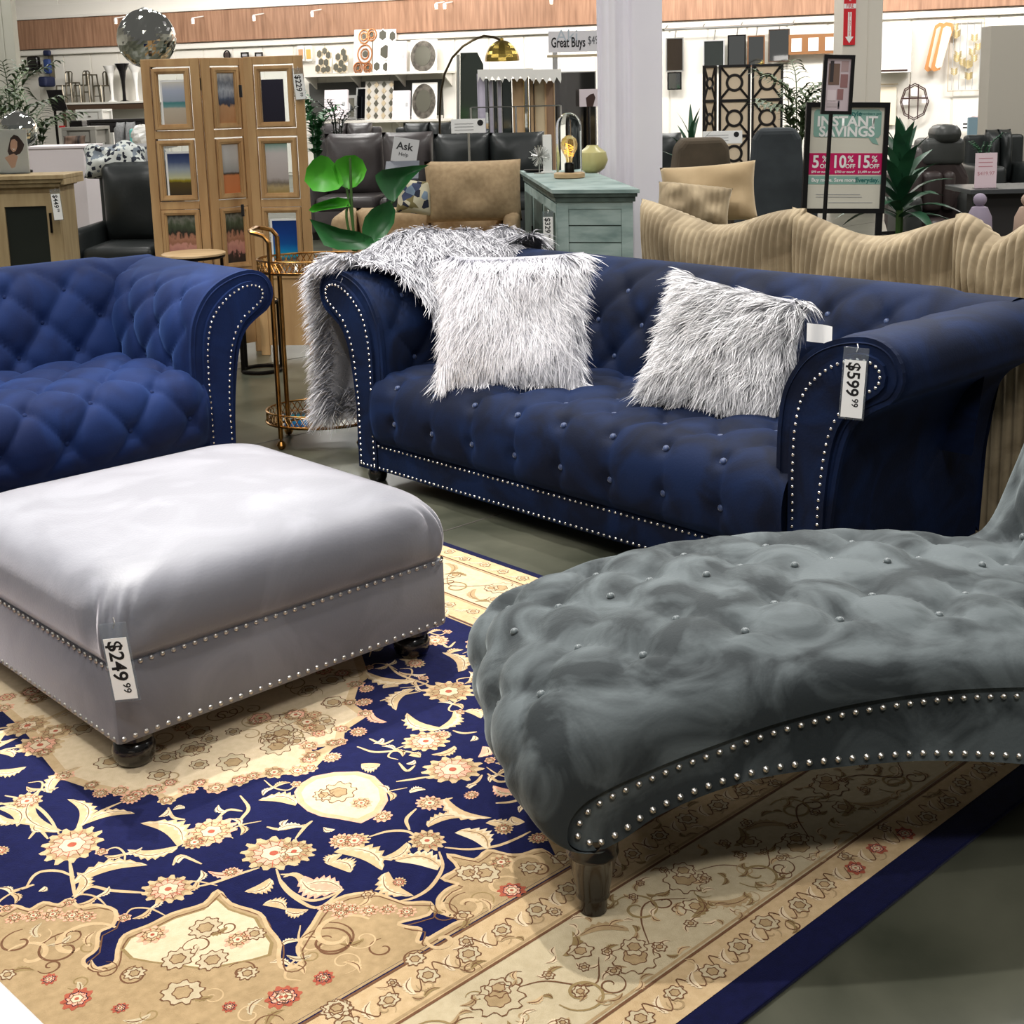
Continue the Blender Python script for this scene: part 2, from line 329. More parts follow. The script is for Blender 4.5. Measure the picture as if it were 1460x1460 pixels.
# ------------------------------------------------------------------ chesterfield sofas
ARM = [(.145,.20),(.152,.34),(.155,.46),(.150,.58),(.128,.68),(.062,.775),(-.035,.828),(-.14,.843),(-.212,.812),(-.24,.745),(-.215,.682),(-.155,.645),(-.098,.60),(-.062,.52),(-.035,.36),(-.022,.2),(-.02,.06)]
PANEL = [(.105,.062),(.105,.30),(.106,.46),(.098,.58),(.068,.68),(.0,.752),(-.08,.793),(-.148,.797),(-.192,.768),(-.19,.715),(-.145,.678),(-.085,.635),(-.038,.54),(-.014,.36),(-.012,.2),(-.012,.062)]
def chesterfield(name, label, cat, loc, rotz, L, m, staggered, s0, btn_mat, D=.88):
    root = thing(name, label, cat, loc, rotz)
    bme = button_mesh(btn_mat)
    MB().box(.0,L,.06,D-.02,.062,.40,.01).build('body', m, root)
    MB().box(.10,L-.10,-.004,.05,.062,.176,.012).build('front_rail', m, root, True)
    # seat
    PR = [(0.0,.176),(-.028,.22),(-.040,.30),(-.028,.375),(.012,.428),(.07,.452),(.2,.462),(.4,.462),(.64,.45)]
    ds = .25 if staggered else .222
    def hseat(s, t):
        e = np.clip(np.minimum(s-.12, L-.12-s)/.05, 0, 1)**.5
        if staggered:
            m1 = np.clip((t-.015)/.06, 0, 1)
            return (tuft(s, t, ds, .14, s0, .135, .026, .018)*m1+.012)*e-.004
        pl = np.abs(np.sin(PI*(s-s0-.02*np.sin(t*9))/ds)); k = np.clip((t-.27)/.08, 0, 1)
        m1 = np.clip(t/.05, 0, 1)
        d = 0
        for tb in (.115,.262):
            a = (s-s0-(.02 if tb < .2 else 0)); a = a-np.round(a/ds)*ds; d = d+np.exp(-(a*a+(t-tb)**2)/.026**2)
        low = .014*pl**.35-.014*d
        return (low*(1-k)*m1+k*tuft(s, t, ds, .14, s0, .262, .02, .014))*e
    S = Sheet(PR, lambda s,a,b: (s, a, b), hseat, 10)
    seat = MB().grid(S.grid(.105, L-.105, int(L*95), 84)).build('seat', m, root, True, 180)
    lst = []
    if staggered:
        for j in range(-0, 6):
            for i in range(-2, int(L/ds)+3):
                s = s0+i*ds+(j%2)*ds/2; t = .135+j*.14
                if .16 < s < L-.16 and t < S.T[-1]-.05: lst.append((s, t))
    else:
        for i in range(-9, 14):
            s = s0+i*ds
            for tb, o in ((.115,.02),(.262,0),(.402,ds/2),(.542,0)):
                if .15 < s+o < L-.15: lst.append((s+o, tb))
    place_buttons(bme, S.spots(lst), seat)
    # backrest
    PB = [(.585,.40),(.60,.48),(.63,.60),(.665,.71),(.715,.79),(.78,.84),(.85,.848),(.915,.82),(.945,.755),(.93,.685),(.895,.63),(.885,.5),(.88,.25),(.88,.062)]
    def locb(s, a, b):
        xl = np.interp(b, [0,.36,.6,.66,.75], [.02,.035,.07,.12,.14]); k = (L/2+xl)/(L/2+.14)
        return (L/2+(s-L/2)*np.where(a > .8, k, 1.0), a, b)
    def hback(s, t):
        k = np.clip((.50-t)/.06, 0, 1); e = np.clip(np.minimum(s-.05, L-.05-s)/.06, 0, 1)
        return (tuft(s, t, ds, .13, s0+ds/2, .12, .026 if staggered else .017, .016)*k+.012*(1-k))*e
    B = Sheet(PB, locb, hback, 10)
    back = MB().grid(B.grid(-.14, L+.14, int(L*85), 90)).build('backrest', m, root, True, 180)
    for xx in (-.02, L-.012): MB().prism([tuple(p) for p in resample(catmull(PB,6),n=50)[0]], xx, xx+.032, 'x').build('back_end', m, back)
    lst = [(s0+ds/2+i*ds+(j%2)*ds/2, .12+j*.13) for j in range(0,3) for i in range(-2,int(L/ds)+2)]
    place_buttons(bme, B.spots([(s,t) for s,t in lst if .1 < s < L-.1]), back)
    # arms
    for side in (0, 1):
        mx = (lambda x: x) if side == 0 else (lambda x: L-x)
        def harm(s, t):
            k = np.clip((.70-t)/.10, 0, 1); e = np.clip((s-.0)/.05, 0, 1)**.5; k2 = np.clip((s-.02)/.1, 0, 1)
            return tuft(s, t, .21, .13, .17, .30, .020, .016)*k*k2*e+(e-1)*.016
        A = Sheet(ARM, lambda s,a,b: (mx(a), s, b), harm, 8, flip=-1)
        g = A.grid(0, .86, 74, 120)
        arm = MB().grid(g).ball((mx(-.14),.85,.745), .098, 16, 10).build('arm', m, root, True, 180)
        lst = [(.17+i*.21+(j%2)*.105, .30+j*.13) for j in (0,1,2) for i in range(0,4)]
        place_buttons(bme, A.spots([q for q in lst if .05 < q[0] < .62]), arm)
        end = [tuple(p) for p in resample(catmull(ARM, 6), n=70)[0]]
        mb = MB(); mb.prism([(mx(a-(.0 if b < .2 else 0)),b) for a,b in end], .004, .02); mb.build('arm_end', m, arm)
        pl = [tuple(p) for p in resample(catmull(PANEL, 6), n=60)[0]]
        cxp = .02
        MB().prism([(mx(a),b) for a,b in pl], -.009, .01).build('front_panel', m, arm)
        # nailheads follow the panel edge, 17 mm in
        q, _ = resample(catmull(PANEL, 8), step=.0235); dd = np.gradient(q, axis=0); dd /= np.linalg.norm(dd, axis=1)[:,None]; nn = np.stack([-dd[:,1], dd[:,0]], 1)
        q = q+nn*.0165
        row = [(mx(a),-.010,max(b,.078)) for a,b in q]
        bot = [(mx(x),-.010,.078) for x in (.02,.045,.068)]
        tag(nail_rows([row, bot], lambda p: (0,-1,0)).build('nailhead_trim', M_nail, arm, True), kind='stuff')
    rows = [[(x,-.007,z) for x in np.arange(.118, L-.118, .0255)] for z in (.078,.166)]
    tag(nail_rows(rows, lambda p: (0,-1,0)).build('nailhead_trim', M_nail, root, True), kind='stuff')
    for x in (.03, L-.03):
        for y in (.05, D-.05):
            MB().lathe([(.03,0),(.036,.012),(.040,.03),(.034,.05),(.042,.056),(.042,.066)], 14, x, y).build('foot', M_blackwood, root, True)
    return root
S_loc = GZ(517,655,.09); S_loc.z = 0
sofa = chesterfield('chesterfield_sofa', 'dark navy velvet sofa with tufted seat and rolled arms, holding two fur pillows', 'sofa', S_loc, math.radians(-47), 2.14, M_blue, False, .4625, mat('navy_button',(46,62,98),.5,sheen=.5))
Lc = 1.62
pc = GZ(358,384,.845); pc.z = 0
ux = Vector((math.cos(A43),math.sin(A43),0))
c_loc = pc-ux*(Lc+.14)
chair = chesterfield('chesterfield_loveseat', 'brighter royal blue tufted velvet seat at the left edge, behind the silver ottoman', 'sofa', c_loc, A43, Lc, M_blue2, True, .17, M_blue2)
tp = S_loc+Vector((math.cos(math.radians(-47)),math.sin(math.radians(-47)),0))*2.22
# ------------------------------------------------------------------ silver ottoman
OB = GZ(168,1058,.11); OB.z = .0135; OS = .965
ott = thing('ottoman', 'large square silver grey velvet ottoman with smooth cushion top and nailhead rows', 'ottoman', OB, A43)
MB().box(0,OS,0,OS,.082,.272,.012).build('base', M_grey, ott, True)
def rsq(h, r, n=24):
    """rounded square outline about the middle, half size h, corner radius r: 4*n points, corners evenly covered"""
    out = []
    for k in range(4):
        a0 = -PI/2+k*PI/2
        for i in range(n):
            f = i/n
            if f < .5:      # straight run
                u = -h+r+(2*(h-r))*(f/.5); p = (u, -h)
            else:
                a = -PI/2+(f-.5)/.5*PI/2; p = (h-r+r*math.cos(a), -h+r+r*math.sin(a))
            c, s = math.cos(k*PI/2), math.sin(k*PI/2); out.append((p[0]*c-p[1]*s, p[0]*s+p[1]*c))
    return out
prof = [(.012,.262,.03),(.004,.276,.03),(-.010,.295,.04),(-.016,.335,.05),(-.012,.375,.06),(.0,.408,.075),(.022,.435,.095),(.055,.455,.12),(.10,.468,.14),(.17,.479,.15),(.26,.488,.14),(.36,.493,.09),(.44,.495,.03)]
prof = catmull(prof, 3)
rings = []; nper = 40
for ins, z, r in prof:
    h = OS/2-ins; ring = rsq(h, min(max(r,.01),h*.98), nper); rr = []
    for (x, y) in ring:
        d = 0.0
        for sx in (-1,1):
            for sy in (-1,1):      # gathered pleats beside each corner
                for (px_, py_) in ((sx*(h-.055), sy*h), (sx*h, sy*(h-.055)), (sx*(h-.02), sy*(h-.02))):
                    d += math.exp(-((x-px_)**2+(y-py_)**2)/.012**2)
        kk = max(0, min(1, (.45-z)/.06))
        q = 1-.012*d*kk/max(h,.1)
        rr.append((OS/2+x*q, OS/2+y*q, z))
    rings.append(rr)
mb = MB(); n = 4*nper; vs = [p for r in rings for p in r]+[(OS/2,OS/2,.4955)]
fs = [(j*n+i, j*n+(i+1)%n, (j+1)*n+(i+1)%n, (j+1)*n+i) for j in range(len(rings)-1) for i in range(n)]+[((len(rings)-1)*n+i, (len(rings)-1)*n+(i+1)%n, len(vs)-1) for i in range(n)]
mb.add(vs, fs).build('cushion', M_grey, ott, True, 180)
xs = np.arange(.015, OS-.01, .0275)
rows = []; 
def ott_n(p):
    e = .012
    if p[1] < e: return (0,-1,0)
    if p[1] > OS-e: return (0,1,0)
    return (-1,0,0) if p[0] < e else (1,0,0)
for z in (.098,.268):
    rows += [[(x,-.0005,z) for x in xs], [(x,OS+.0005,z) for x in xs], [(-.0005,x,z) for x in xs], [(OS+.0005,x,z) for x in xs]]
tag(nail_rows(rows, ott_n, .0062, .005).build('nailhead_trim', M_nail2, ott, True), kind='stuff')
for x in (.07, OS-.07):
    for y in (.07, OS-.07):
        MB().lathe([(.036,0),(.044,.008),(.05,.022),(.05,.04),(.044,.055),(.036,.06),(.05,.066),(.05,.085)], 18, x, y).build('bun_foot', M_blackwood, ott, True)

# ------------------------------------------------------------------ slate chaise
TH = math.radians(8.0); CO = Vector((.109,2.18,.0135)); CW = .75
ch = thing('chaise_lounge', 'slate grey tufted velvet chaise lounge with arched nailhead side and black turned legs', 'chaise', CO, TH)
E_up = [(.035,.150),(-.005,.150),(-.032,.172),(-.030,.212),(-.004,.246),(.04,.270),(.10,.293),(.17,.317),(.25,.340),(.33,.362),(.41,.378),(.49,.390),(.58,.397),(.68,.400),(.78,.396),(.90,.386),(1.05,.372),(1.14,.366),(1.21,.44),(1.27,.60),(1.34,.76),(1.46,.83),(1.53,.82),(1.56,.70),(1.56,.45),(1.55,.16)]
E_lo = [(.035,.150),(.075,.168),(.125,.200),(.19,.226),(.26,.246),(.33,.259),(.405,.264),(.48,.265),(.55,.264),(.62,.262),(.70,.254),(.80,.240),(.95,.212),(1.1,.18),(1.2,.16),(1.35,.155),(1.55,.16)]
C_up = [(.0,.135),(-.055,.158),(-.105,.200),(-.132,.262),(-.122,.330),(-.078,.385),(-.002,.420),(.09,.444),(.19,.468),(.30,.484),(.42,.492),(.54,.494),(.66,.491),(.78,.484),(.92,.468),(1.04,.445),(1.11,.436),(1.155,.50),(1.20,.66),(1.27,.82),(1.38,.905),(1.53,.915),(1.61,.83),(1.63,.6),(1.62,.4),(1.60,.16)]
nx = 190
ce = catmull(E_up, 8); cc = catmull(C_up, 8)
idx = np.linspace(0, len(ce)-1, nx)
ce = np.stack([np.interp(idx, range(len(ce)), ce[:,k]) for k in (0,1)], 1); cc = np.stack([np.interp(idx, range(len(cc)), cc[:,k]) for k in (0,1)], 1)
ny = 110; ph = np.linspace(0, PI, ny); nexp = 3.6
yy = CW/2-(CW/2+.012)*np.sign(np.cos(ph))*np.abs(np.cos(ph))**(2/nexp); gg = np.abs(np.sin(ph))**(2/nexp)
V = np.zeros((nx, ny, 3)); V[:,:,1] = yy[None,:]
V[:,:,0] = ce[:,None,0]+(cc-ce)[:,None,0]*gg[None,:]; V[:,:,2] = ce[:,None,1]+(cc-ce)[:,None,1]*gg[None,:]
du = np.gradient(V, axis=0); dv = np.gradient(V, axis=1); N = np.cross(du, dv); N /= np.linalg.norm(N, axis=2)[:,:,None]+1e-9
arc = np.r_[0, np.cumsum(np.linalg.norm(np.diff(cc, axis=0), axis=1))]; t_at0 = np.interp(.137, cc[30:,0][:60], arc[30:][:60])
Sx = arc[:,None]*np.ones((1,ny)); Yv = V[:,:,1]
ds, dt = .205, .1075; ty0 = .375
msk = np.clip((gg[None,:]-.62)/.3, 0, 1)*np.clip((Sx-.10)/.08, 0, 1)*np.clip((Yv-.05)/.06,0,1)*np.clip((CW-.05-Yv)/.06,0,1)
H = tuft(Sx, Yv, ds, dt, t_at0, ty0, .017, .017, .034)*msk
V += N*(H*np.where(N[:,:,2:3].mean() >= 0, 1, -1)[...,None] if False else H[...,None])
MB().grid(V).build('seat', M_slate, ch, True, 180); seat_c = ch.children[-1]
seat_c = [o for o in ch.children if o.name.startswith('seat')][0]
bme = button_mesh(M_silverbtn, .0085)
sp_ = []
for j in range(-3, 4):
    for i in range(-2, 8):
        s = t_at0+i*ds+(j%2)*ds/2; y = ty0+j*dt
        if .12 < s < arc[-1]*.63 and .1 < y < CW-.08:
            a = int(np.argmin(np.abs(arc-s))); b = int(np.argmin(np.abs(yy-y)))
            sp_.append((tuple(V[a,b]+N[a,b]*.003), tuple(N[a,b])))
place_buttons(bme, sp_, seat_c)
eu = catmull(E_up, 4); el = catmull(E_lo, 4)
poly = [tuple(p) for p in eu]+[tuple(p) for p in el[::-1][1:-1]]
MB().prism(poly, -.004, CW+.004).build('side_band', M_slate, ch)
def off(path, d):
    dd = np.gradient(path, axis=0); dd /= np.linalg.norm(dd, axis=1)[:,None]+1e-9; return path+np.stack([dd[:,1], -dd[:,0]], 1)*d
up_n = resample(off(catmull([p for p in E_up if p[0] < 1.28 ][1:], 8), .020), step=.0262)[0]
lo_n = resample(off(catmull(E_lo[:-2], 8), -.016), step=.0275)[0]
tag(nail_rows([[(a,-.005,b) for a,b in up_n], [(a,-.005,b) for a,b in lo_n], [(a,CW+.005,b) for a,b in up_n]], lambda p: (0,-1,0) if p[1] < .3 else (0,1,0), .0068, .006).build('nailhead_trim', M_nail2, ch, True), kind='stuff')
for x in (.022, 1.45):
    for y in (.045, CW-.045):
        MB().lathe([(.026,0),(.027,.028),(.032,.031),(.032,.037),(.031,.042),(.046,.115),(.049,.118),(.049,.124),(.047,.128),(.051,.165)], 20, x, y).build('turned_leg', M_blackwood, ch, True)
# ------------------------------------------------------------------ cushions and fur
def pillow_grid(w, h, d, n=26, nv=26, corner=.09, rib=0.0, pitch=.03, sag=0.0, ribax=0, wob=0.0, seed=0):
    u = np.linspace(-1,1,n)[:,None]*np.ones((1,nv)); v = np.linspace(-1,1,nv)[None,:]*np.ones((n,1))
    r_ = np.random.default_rng(seed); k1, k2 = r_.uniform(1.5,3,2); p1, p2 = r_.uniform(0,6,2)
    px = w/2*u*(1-corner*(1-v*v)*np.abs(u)**2*1.0); pz = h/2*v*(1-corner*(1-u*u)*np.abs(v)**2)
    th = d/2*np.clip((1-np.abs(u)**3.2)*(1-np.abs(v)**3.2),0,1)**.5
    pz = pz-sag*(1-u*u)*(v+1)/2+wob*np.sin(k1*u*2+p1)*(v+1)/2
    th = th*(1+.12*np.sin(k2*u*2+p2)*np.cos(k1*v*2))
    rb = rib*np.abs(np.sin(PI*(u*w/2 if ribax == 0 else v*h/2)/pitch)) if rib else 0
    e = np.clip(th/(d*.1),0,1)
    f = np.stack([px, -th-rb*e, pz], -1); b = np.stack([px, th+rb*e, pz], -1)
    return f, b
def pillow(name, label, loc, yaw, tilt, roll, w, h, d, m, cat='pillow', group=None, **k):
    """loc: middle of the lower edge; tilt leans the top back"""
    t = thing(name, label, cat, loc, 0, group)
    f, b = pillow_grid(w, h, d, **k)
    f[:,:,2] += h/2; b[:,:,2] += h/2
    R = np.array(Matrix.Rotation(yaw,3,'Z')@Matrix.Rotation(-tilt,3,'X')@Matrix.Rotation(roll,3,'Y'))
    f = f@R.T; b = b@R.T
    cover = MB().grid(f).grid(b).build('cover', m, t, True, 180)
    return t, f, b
M_fur = bpy.data.materials.new('white_grey_fur'); M_fur.use_nodes = True
def _fur_nodes(m, dark, light, p0=.0, p1=.5):
    nt = m.node_tree; b = nt.nodes['Principled BSDF']; b.inputs['Roughness'].default_value = .6; b.inputs['Specular IOR Level'].default_value = .25
    a = nt.nodes.new('ShaderNodeAttribute'); a.attribute_name = 'tip'; r = nt.nodes.new('ShaderNodeValToRGB'); nt.links.new(a.outputs['Fac'], r.inputs[0])
    r.color_ramp.elements[0].position = p0; r.color_ramp.elements[0].color = lin(dark); r.color_ramp.elements[1].position = p1; r.color_ramp.elements[1].color = lin(light)
    nt.links.new(r.outputs[0], b.inputs['Base Color'])
_fur_nodes(M_fur, (112,112,126), (250,249,252), .0, .55)
M_fur2 = bpy.data.materials.new('silver_tipped_fur'); M_fur2.use_nodes = True; _fur_nodes(M_fur2, (96,98,104), (246,245,246), .0, .7)
M_fur3 = bpy.data.materials.new('silver_throw_fur'); M_fur3.use_nodes = True; _fur_nodes(M_fur3, (84,86,96), (240,239,243), .0, .85)
M_under = mat('grey_fur_backing', (150,150,155), .9)
def fur(name, P, N, T, length, m, parent, width=.0022, lift=.35, droop=.35, K=6, seed=1, clump=.35):
    """strands as narrow tapered blades: root P, surface normal N, combing direction T"""
    r_ = np.random.default_rng(seed); n = len(P)
    L = length*r_.uniform(.55,1.15,n)[:,None]
    ck = np.floor(P*38); hs = np.sin(ck@np.array([12.9,78.2,37.7]))*43758.5; hs = hs-np.floor(hs)
    side = np.cross(N, T); side /= np.linalg.norm(side,axis=1)[:,None]+1e-9
    sway = ((hs-.5)*2*clump+r_.normal(0,.16,n))[:,None]
    t = np.linspace(0,1,K)
    D0 = N*lift*(1+.5*r_.normal(0,1,n)[:,None].clip(-1,1))+T*.75+side*sway
    D0 /= np.linalg.norm(D0,axis=1)[:,None]
    D1 = T*1.0+N*.10+side*(sway*1.6)+np.array([0,0,-1.0])*droop; D1 /= np.linalg.norm(D1,axis=1)[:,None]
    pts = np.zeros((n,K,3)); pts[:,0] = P
    for k in range(1,K):
        f = (k-.5)/(K-1); d = D0*(1-f)+D1*f; pts[:,k] = pts[:,k-1]+d*L/(K-1)
    view = np.array([0,0,CAM_H])*0+r_.normal(0,1,(n,3)); tang = pts[:,-1]-pts[:,0]
    wv = np.cross(tang, view); wv /= np.linalg.norm(wv,axis=1)[:,None]+1e-9
    wd = (width*r_.uniform(.6,1.3,n))[:,None,None]*(np.array([.8,1,1,.85,.5,.08]) if K == 6 else np.linspace(1,.1,K))[None,:,None]
    A = pts+wv[:,None]*wd*.5; B = pts-wv[:,None]*wd*.5
    V = np.stack([A,B],2).reshape(n,K*2,3)
    base = (np.arange(n)*K*2)[:,None,None]; q = np.array([[2*k,2*k+1,2*k+3,2*k+2] for k in range(K-1)])[None]
    Fq = (base+q).reshape(-1,4)
    me = bpy.data.meshes.new(name); me.vertices.add(n*K*2); me.vertices.foreach_set('co', V.reshape(-1)); me.loops.add(len(Fq)*4); me.loops.foreach_set('vertex_index', Fq.reshape(-1).astype(np.int32))
    me.polygons.add(len(Fq)); me.polygons.foreach_set('loop_start', np.arange(0,len(Fq)*4,4,dtype=np.int32)); me.polygons.foreach_set('loop_total', np.full(len(Fq),4,dtype=np.int32))
    at = me.attributes.new('tip','FLOAT','POINT')
    tv = (t[None,:]*r_.uniform(.75,1.2,n)[:,None]+r_.normal(0,.07,n)[:,None]).clip(0,1); at.data.foreach_set('value', np.repeat(tv,2,axis=1).reshape(-1).astype(np.float32))
    me.materials.append(m); me.update(calc_edges=True); me.shade_smooth()
    return tag(link(name, me, parent), kind='stuff')
def sample_grid(G, n, seed, fl=1):
    """random points on a grid surface with normals, and the grid's own v direction"""
    r_ = np.random.default_rng(seed); nu, nv = G.shape[:2]
    i = r_.integers(0,nu-1,n); j = r_.integers(0,nv-1,n); a = r_.random(n)[:,None]; b = r_.random(n)[:,None]
    p00,p10,p01,p11 = G[i,j],G[i+1,j],G[i,j+1],G[i+1,j+1]
    P = p00*(1-a)*(1-b)+p10*a*(1-b)+p01*(1-a)*b+p11*a*b
    N = np.cross(p10-p00, p01-p00); ln = np.linalg.norm(N,axis=1)[:,None]
    d = p01-p00; d = d/(np.linalg.norm(d,axis=1)[:,None]+1e-9); u = p10-p00; u = u/(np.linalg.norm(u,axis=1)[:,None]+1e-9)
    return P, N/(ln+1e-12)*fl, d, u, ln[:,0]
def fur_pillow(label, loc, yaw, tilt, roll, w, h, d, seed, m, n, length, lift, comb, group):
    t, f, b = pillow('fur_pillow', label, loc, yaw, tilt, roll, w, h, d, M_under, group=group, corner=.05, seed=seed)
    mid = (f+b).reshape(-1,3).mean(0); PP=[];NN=[];TT=[]
    for g, k in ((f, n), (b, n//3)):
        P, N, dv, du, _ = sample_grid(g, k, seed); s = np.sign(((P-mid)*N).sum(1)); N = N*s[:,None]
        rad = P-mid; rad = rad-N*(rad*N).sum(1)[:,None]; rl = np.linalg.norm(rad,axis=1)[:,None]; edge = np.clip((rl/(w*.5)-.6)/.4,0,1)
        T = -dv*comb[0]+du*comb[1]+edge*rad/(rl+1e-6)*1.7; T /= np.linalg.norm(T,axis=1)[:,None]
        PP.append(P);NN.append(N);TT.append(T)
    fur('fur', np.concatenate(PP), np.concatenate(NN), np.concatenate(TT), length, m, t, .0026, lift, .3, seed=seed, clump=.45)
    return t
q = GZ(726,542,.485); fur_pillow('white long fur pillow beside the fur throw on the navy sofa', q, math.radians(-16), math.radians(20), math.radians(-2), .53, .47, .15, 3, M_fur, 16000, .105, .14, (1.0,.12), 'fur pillows on the navy sofa')
q = GZ(1008,583,.475); q2 = q
fur_pillow('grey-white shaggy fur pillow with a tag beside the right arm of navy sofa', q, math.radians(-20), math.radians(26), math.radians(12), .45, .43, .15, 5, M_fur2, 12500, .085, .45, (.55,-.75), 'fur pillows on the navy sofa')
lt = AT(1165,474,3.95); 
tagt = thing('pillow_label', 'small white cloth label sticking out of the shaggy pillow', 'label', lt, math.radians(-20))
g = np.array([[(x,.006*math.sin(x*90)+z*.1,z-.12*x) for z in np.linspace(-.03,.025,5)] for x in np.linspace(-.03,.045,6)]); MB().grid(g).build('cloth', M_paper, tagt, True)
# throw over the left arm and the corner of the back
thr = thing('fur_throw', 'shaggy white and grey fur throw draped over the left arm of navy sofa', 'throw', S_loc, math.radians(-47))
rail = catmull([(-.315,.22),(-.325,.35),(-.33,.5),(-.325,.64),(-.305,.76),(-.25,.84),(-.15,.885),(-.04,.872),(.09,.84),(.18,.74),(.215,.63),(.225,.53)], 6)
ns = 26; G = np.zeros((len(rail), ns, 3))
for i, (a, b) in enumerate(rail):
    k = i/(len(rail)-1); y0 = .04+.03*math.sin(k*9) if k < .5 else .03+max(0,k-.58)*.65; y1 = .24+1.4*k if k < .45 else .87
    for j in range(ns):
        f = j/(ns-1); G[i,j] = (a+.012*math.sin(9*f+3*k), y0+(y1-y0)*f, b+.012*math.sin(13*f+5*k)+.075*math.exp(-(((y0+(y1-y0)*f)-.50)/.26)**2)*max(0,1-abs(k-.56)/.22))
rb = catmull([(.70,.72),(.715,.80),(.77,.87),(.85,.893),(.93,.865),(.97,.78),(.96,.66),(.93,.5)], 6)
G2 = np.zeros((len(rb), 22, 3))
for i, (a, b) in enumerate(rb):
    for j in range(22):
        f = j/21; G2[i,j] = (-.16+.24*f*(1+.12*math.sin(i*.4)), a+.02*math.sin(8*f), b+.022*math.sin(11*f+.2*i)+.03*math.exp(-((f-.2)/.3)**2)*max(0,math.sin(PI*i/len(rb))))
MB().grid(G).grid(G2).build('backing', M_under, thr, True, 180)
PP=[];NN=[];TT=[]
for gi, (g, n_) in enumerate(((G,19000),(G2,5000))):
    P, N, dv, du, ar = sample_grid(g, n_, 11+gi); cen = np.array([-.07,.5,.45]) if gi == 0 else np.array([.1,.85,.6])
    if gi == 0: cen = np.stack([np.full(len(P),-.06), P[:,1], np.minimum(P[:,2],.7)], 1)
    s = np.sign(((P-cen)*N).sum(1)); N = N*s[:,None]
    T = np.array([0,0,-1.0])+N*.1+rng.normal(0,.25,(len(P),3)); top = np.clip((P[:,2]-.8)/.06,0,1)[:,None]
    T = T+top*np.array([.5,-.6,0]); T = T-N*(T*N).sum(1)[:,None]*.9; T /= np.linalg.norm(T,axis=1)[:,None]+1e-9
    PP.append(P);NN.append(N);TT.append(T)
for col_, n_, T0 in ((0, 3600, (-.55,-.55,-.75)), (1, 1500, (-.55,-.3,-.75))):
    r_ = np.random.default_rng(40+col_); i_ = r_.integers(0, int(len(G)*.62), n_) if col_ == 0 else r_.integers(0, 4, n_); j_ = r_.integers(0, 3, n_) if col_ == 0 else r_.integers(0, ns, n_)
    P = G[i_, j_]+r_.normal(0,.008,(n_,3)); PP.append(P); NN.append(np.tile(np.array([-.75,-.65,.1]),(n_,1))); T = np.array(T0)+r_.normal(0,.2,(n_,3)); TT.append(T/np.linalg.norm(T,axis=1)[:,None])
fur('fur', np.concatenate(PP), np.concatenate(NN), np.concatenate(TT), .10, M_fur3, thr, .0030, .3, .35, seed=9, clump=.5)

# ------------------------------------------------------------------ price tags in front
tg = GZ(163,895,.36)
price_tag('price tag 249 dollars hanging at the corner of the silver ottoman', AT(161,896,OB.y-.035), math.radians(-4), '$249', '99', .052, .14, math.radians(-6))
R_end = S_loc+Vector((math.cos(math.radians(-47)),math.sin(math.radians(-47)),0))*2.30
_D = Vector(ray(1221,502)); _Tv = Vector((math.cos(A43),math.sin(A43),0)); _C = Vector((0,0,CAM_H)); _q = _C+_D*((S_loc-_Tv*.03-_C).dot(_Tv)/_D.dot(_Tv))
price_tag('price tag 599 dollars hanging on the right arm of the navy sofa', _q, math.radians(-20), '$599', '99', .056, .155, math.radians(3))

# ------------------------------------------------------------------ white bench at the lower left corner
bl = GZ(-30,1392,.42); M_cream = mat('white_leatherette', (236,232,230), .4, c2=(228,222,220), scale=3)
pa_, pb_ = GZ(0,1397,.40), GZ(65,1460,.40); dd_ = (pb_-pa_).normalized()
wb = thing('upholstered_bench', 'corner of a white upholstered bench at the lower left of the frame', 'bench', pa_-dd_*.35-Vector((0,0,.388)), math.atan2(dd_.y,dd_.x))
MB().box(0,.9,-.5,0,.28,.40,.02).build('seat', M_cream, wb, True)
for x in (.06,.84):
    for y in (-.44,-.06): MB().lathe([(.02,0),(.026,.285)], 10, x, y).build('leg', M_blackwood, wb, True)

# ------------------------------------------------------------------ gold bar cart
M_gold = mat('antique_gold_metal', (176,130,70), .28, 1.0, c2=(120,82,40), scale=9)
M_mir = mat('mirror_glass', (225,230,230), .03, 1.0)
cY = GZ(408,640,0).y; c0 = GZ(402,640,0)
cart = thing('bar_cart', 'gold oval bar cart with lattice galleries and mirrored trays between the blue sofas', 'bar cart', (c0.x,c0.y,0), math.radians(2))
zt_ = AT(400,388,cY).z; zl_ = AT(410,606,cY).z; ztop = AT(393,345,cY).z
Lx = .50; ox = Lx/2-.075
def oval(rx, ry, n=40): return [(ox+rx*math.cos(2*PI*i/n), .12+ry*math.sin(2*PI*i/n)) for i in range(n)]
for nm, z in (('upper_tray', zt_), ('lower_tray', zl_)):
    tr = MB().prism(oval(Lx/2-.004,.186), z-.006, z, 'z').build(nm, M_mir, cart)
    g = MB(); n = 56
    ring = lambda zz, r=.005: g.tube([(a,b,zz) for a,b in oval(Lx/2,.19,48)], r, 6, True)
    ring(z-.005,.007); ring(z+.045,.0045)
    ov = oval(Lx/2,.19,n)
    for i in range(n):
        a, b = ov[i], ov[(i+1)%n]
        g.tube([(a[0],a[1],z),(b[0],b[1],z+.045)], .0022, 4); g.tube([(b[0],b[1],z),(a[0],a[1],z+.045)], .0022, 4)
    g.build('lattice_gallery', M_gold, tr, True)
